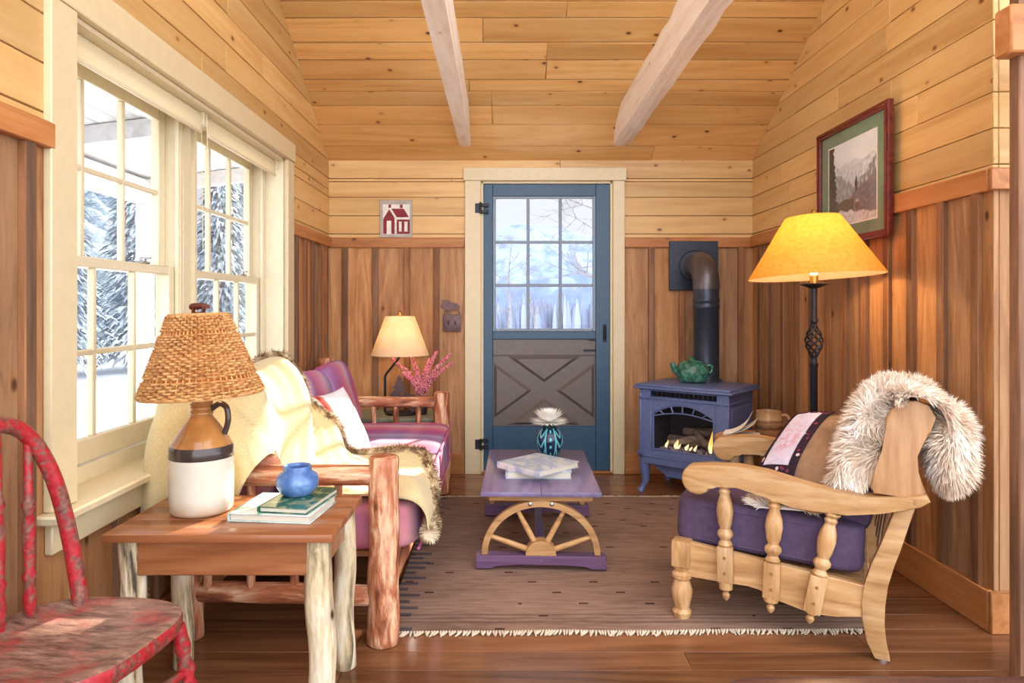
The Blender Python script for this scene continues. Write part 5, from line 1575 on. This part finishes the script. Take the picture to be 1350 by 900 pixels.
o = obj('forest', bm, HAZE.m, smooth=False); tag(o, 'distant frosted woods below the mountain seen through the door glass', 'forest', None, 'stuff')
BARK = Mat('pale_bark', 1, 0, 0); BARK.base(BARK.ramp(BARK.noise(BARK.coord(), 8, 3), [(.3, (96, 92, 96)), (.7, (140, 136, 140))]))
def bare_tree(loc, h, seed, label, lean=0):
    rnd = random.Random(seed)
    t = thing('bare_tree', label, 'tree', loc)
    bm = B()
    tr = spline([(0, 0, 0), (lean*.3+.1, 0, h*.35), (lean*.7-.05, 0, h*.7), (lean, .1, h)], 16); tube(bm, tr, [.09*h/6*(1-i/18) for i in range(17)], 7); obj('trunk', bm, BARK.m, t)
    bm = B()
    def br(p, d, L, r, lev):
        q = [Vector(p)]
        dd = Vector(d)
        for s_ in range(5):
            dd = (dd+Vector((rnd.gauss(0, .16), rnd.gauss(0, .16), rnd.gauss(0.03, .12)))).normalized(); q.append(q[-1]+dd*L/5)
        tube(bm, q, [r*(1-.16*k_) for k_ in range(6)], 5)
        if lev > 0:
            for s_ in range(5):
                k_ = rnd.randint(1, 5); br(q[k_], (dd+Vector((rnd.gauss(0, .7), rnd.gauss(0, .7), rnd.gauss(0, .5)))).normalized(), L*.55, r*.5, lev-1)
    for s_ in range(11):
        k_ = rnd.randint(5, 16); a = rnd.uniform(0, 2*PI)
        br(tr[k_], Vector((math.cos(a), math.sin(a), rnd.uniform(.1, .7))).normalized(), h*.3*(1.2-k_/20), .022*h/6, 2)
    o = obj('branch', bm, BARK.m, t); o['kind'] = 'stuff'
bare_tree((2.6, 13, -.7), 6.5, 3, 'bare tree whose thin branches cross the upper right door panes', -.5)
bare_tree((.15, 26, -.8), 4.6, 8, 'pale bare sapling in the lower left door panes', .3)
bare_tree((1.5, 30, -.8), 4.2, 12, 'pale bare sapling in the lower middle door panes', -.4)
NEED = Mat('frosted_needles', 1, 0, 0)
NEED.base(NEED.ramp(NEED.island(), [(0, (116, 130, 134)), (.3, (146, 158, 164)), (.6, (180, 188, 196)), (1, (212, 218, 226))]))
def conifer(loc, h, r, seed, label):
    rnd = random.Random(seed)
    t = thing('snowy_conifer', label, 'tree', loc)
    bm = B(); tube(bm, [(0, 0, 0), (0, 0, h*.97)], [.16, .02], 7); obj('trunk', bm, BARK.m, t)
    bm = B()
    for i in range(5200):
        f = rnd.random()**.8; z_ = .4+f*(h-.4); a = rnd.uniform(0, 2*PI); rr = r*(1-f)*rnd.uniform(.35, 1)+.05
        d = Vector((math.cos(a), math.sin(a), rnd.uniform(-.55, .1))).normalized()
        p = Vector((math.cos(a)*rr*.6, math.sin(a)*rr*.6, z_))
        blade(bm, p, d, Vector((-math.sin(a), math.cos(a), rnd.uniform(-.4, .4))).normalized(), rnd.uniform(.22, .48)*(1.1-f*.5), .055, Vector((0, 0, -.6)))
    o = obj('foliage', bm, NEED.m, t, smooth=False); o['kind'] = 'stuff'
for i, (x_, y_, h, r, lb_) in enumerate(((-11.5, 17.5, 7.5, 2.4, 'frosted conifer seen through the near window, leftmost panes'), (-10.2, 19.5, 8.6, 2.5, 'tall frosted conifer in the middle panes of the near window'),
        (-9.0, 22, 8.2, 2.3, 'frosted conifer in the right-hand panes of the near window'), (-10.5, 27, 9, 2.6, 'frosted conifer in the left panes of the far window'), (-8.6, 25, 8.0, 2.2, 'frosted conifer in the middle panes of the far window'), (-9.4, 31, 9.5, 2.6, 'farthest frosted conifer in the right panes of the far window'))):
    conifer((x_, y_, -.75), h, r, 20+i, lb_)
HILLM = Mat('frosted_hillside', 1, 0, 0); n1 = HILLM.noise(HILLM.coord(), .55, 8, .75); n2 = HILLM.noise(HILLM.coord(), 3.2, 4, .7)
HILLM.base(HILLM.ramp(n1*.5+n2*.5, [(.36, (76, 90, 98)), (.5, (112, 124, 134)), (.62, (168, 176, 188))]))
bm = B()
def hillf(u, v):
    y_ = -10+110*u; x_ = -17-60*v
    return Vector((x_+1.5*noise.noise(Vector((y_*.2, v*9, 2))), y_, -1.2+24*v**.7+1.6*noise.noise(Vector((y_*.5, x_*.5, 1)))*min(1, v*4)))
grid(bm, 160, 70, hillf)
struct('hillside', bm, HILLM.m)
# porch roof outside the window
PORCH = wood('porch_boards', (176, 178, 180), (206, 208, 208), (226, 228, 228), 'Y', 8, 12, .6, 0, (120, 120, 120), .12, .05)
pr = thing('porch_roof', 'grey boarded porch roof seen through the top of the near window', 'porch roof', (-2.5, 3.2, 2.3))
bm = B()
for i in range(14):
    a = -1.47-i*.15
    box(bm, a-.148, a, -1.0, 6.6, 0, .02, .004, Matrix.Translation((-1.47, 0, 2.62)) @ Matrix.Rotation(R(-7), 4, 'Y') @ Matrix.Translation((1.47, 0, 0)))
obj('ceiling_board', bm, PORCH, pr, off=(-2.5, 3.2, 2.3))['kind'] = 'stuff'
bm = B(); box(bm, -3.42, -3.30, -1.0, 6.6, 2.14, 2.36, .005); obj('fascia_beam', bm, PORCH, pr, off=(-2.5, 3.2, 2.3))
for i, yy in enumerate((1.2, 3.0, 4.8, 6.5)):
    bm = B(); prism(bm, [(-1.47, 2.48), (-3.3, 2.26), (-3.3, 2.39), (-1.47, 2.615)], 'y', yy-.04, yy+.04, .004); obj('rafter', bm, PORCH, pr, off=(-2.5, 3.2, 2.3))
for yy in (6.45, -.8):
    bm = B(); box(bm, -3.42, -3.30, yy-.06, yy+.06, -.7, 2.14, .005); obj('porch_post', bm, PORCH, pr, off=(-2.5, 3.2, 2.3))

# ================================================================== light and camera
SKY_FRONT, SKY_BACK = .62, 2.9
w = bpy.data.worlds.new('sky'); SC.world = w; w.use_nodes = True
nt = w.node_tree; bg = nt.nodes['Background']
tc = nt.nodes.new('ShaderNodeTexCoord'); sx = nt.nodes.new('ShaderNodeSeparateXYZ'); nt.links.new(tc.outputs['Generated'], sx.inputs[0])
rp = nt.nodes.new('ShaderNodeMapRange'); rp.interpolation_type = 'SMOOTHSTEP'; nt.links.new(sx.outputs[1], rp.inputs[0])
rp.inputs[1].default_value = .2; rp.inputs[2].default_value = -.5; rp.inputs[3].default_value = SKY_FRONT; rp.inputs[4].default_value = SKY_BACK
bg.inputs[0].default_value = lin((236, 241, 250)); nt.links.new(rp.outputs[0], bg.inputs[1])
sl = bpy.data.lights.new('sun', 'SUN'); sl.energy = 14; sl.angle = R(.6); sl.color = (1, .93, .82)
so_ = bpy.data.objects.new('sun', sl); C.objects.link(so_)
so_.rotation_euler = Vector((-.48, -1, -.43)).to_track_quat('-Z', 'Y').to_euler()

cam = bpy.data.cameras.new('camera'); co = bpy.data.objects.new('camera', cam); C.objects.link(co)
co.location = (0, 0, EYE); co.rotation_euler = (PI/2, 0, 0)
cam.sensor_width = 36; cam.lens = 24; cam.shift_x = 15/1350; cam.shift_y = -45/1350; cam.clip_end = 1000; cam.clip_start = .05
SC.camera = co
vs = SC.view_settings
vs.view_transform = 'Standard'; vs.look = 'None'; vs.gamma = 1; vs.use_curve_mapping = False; vs.exposure = 0.66
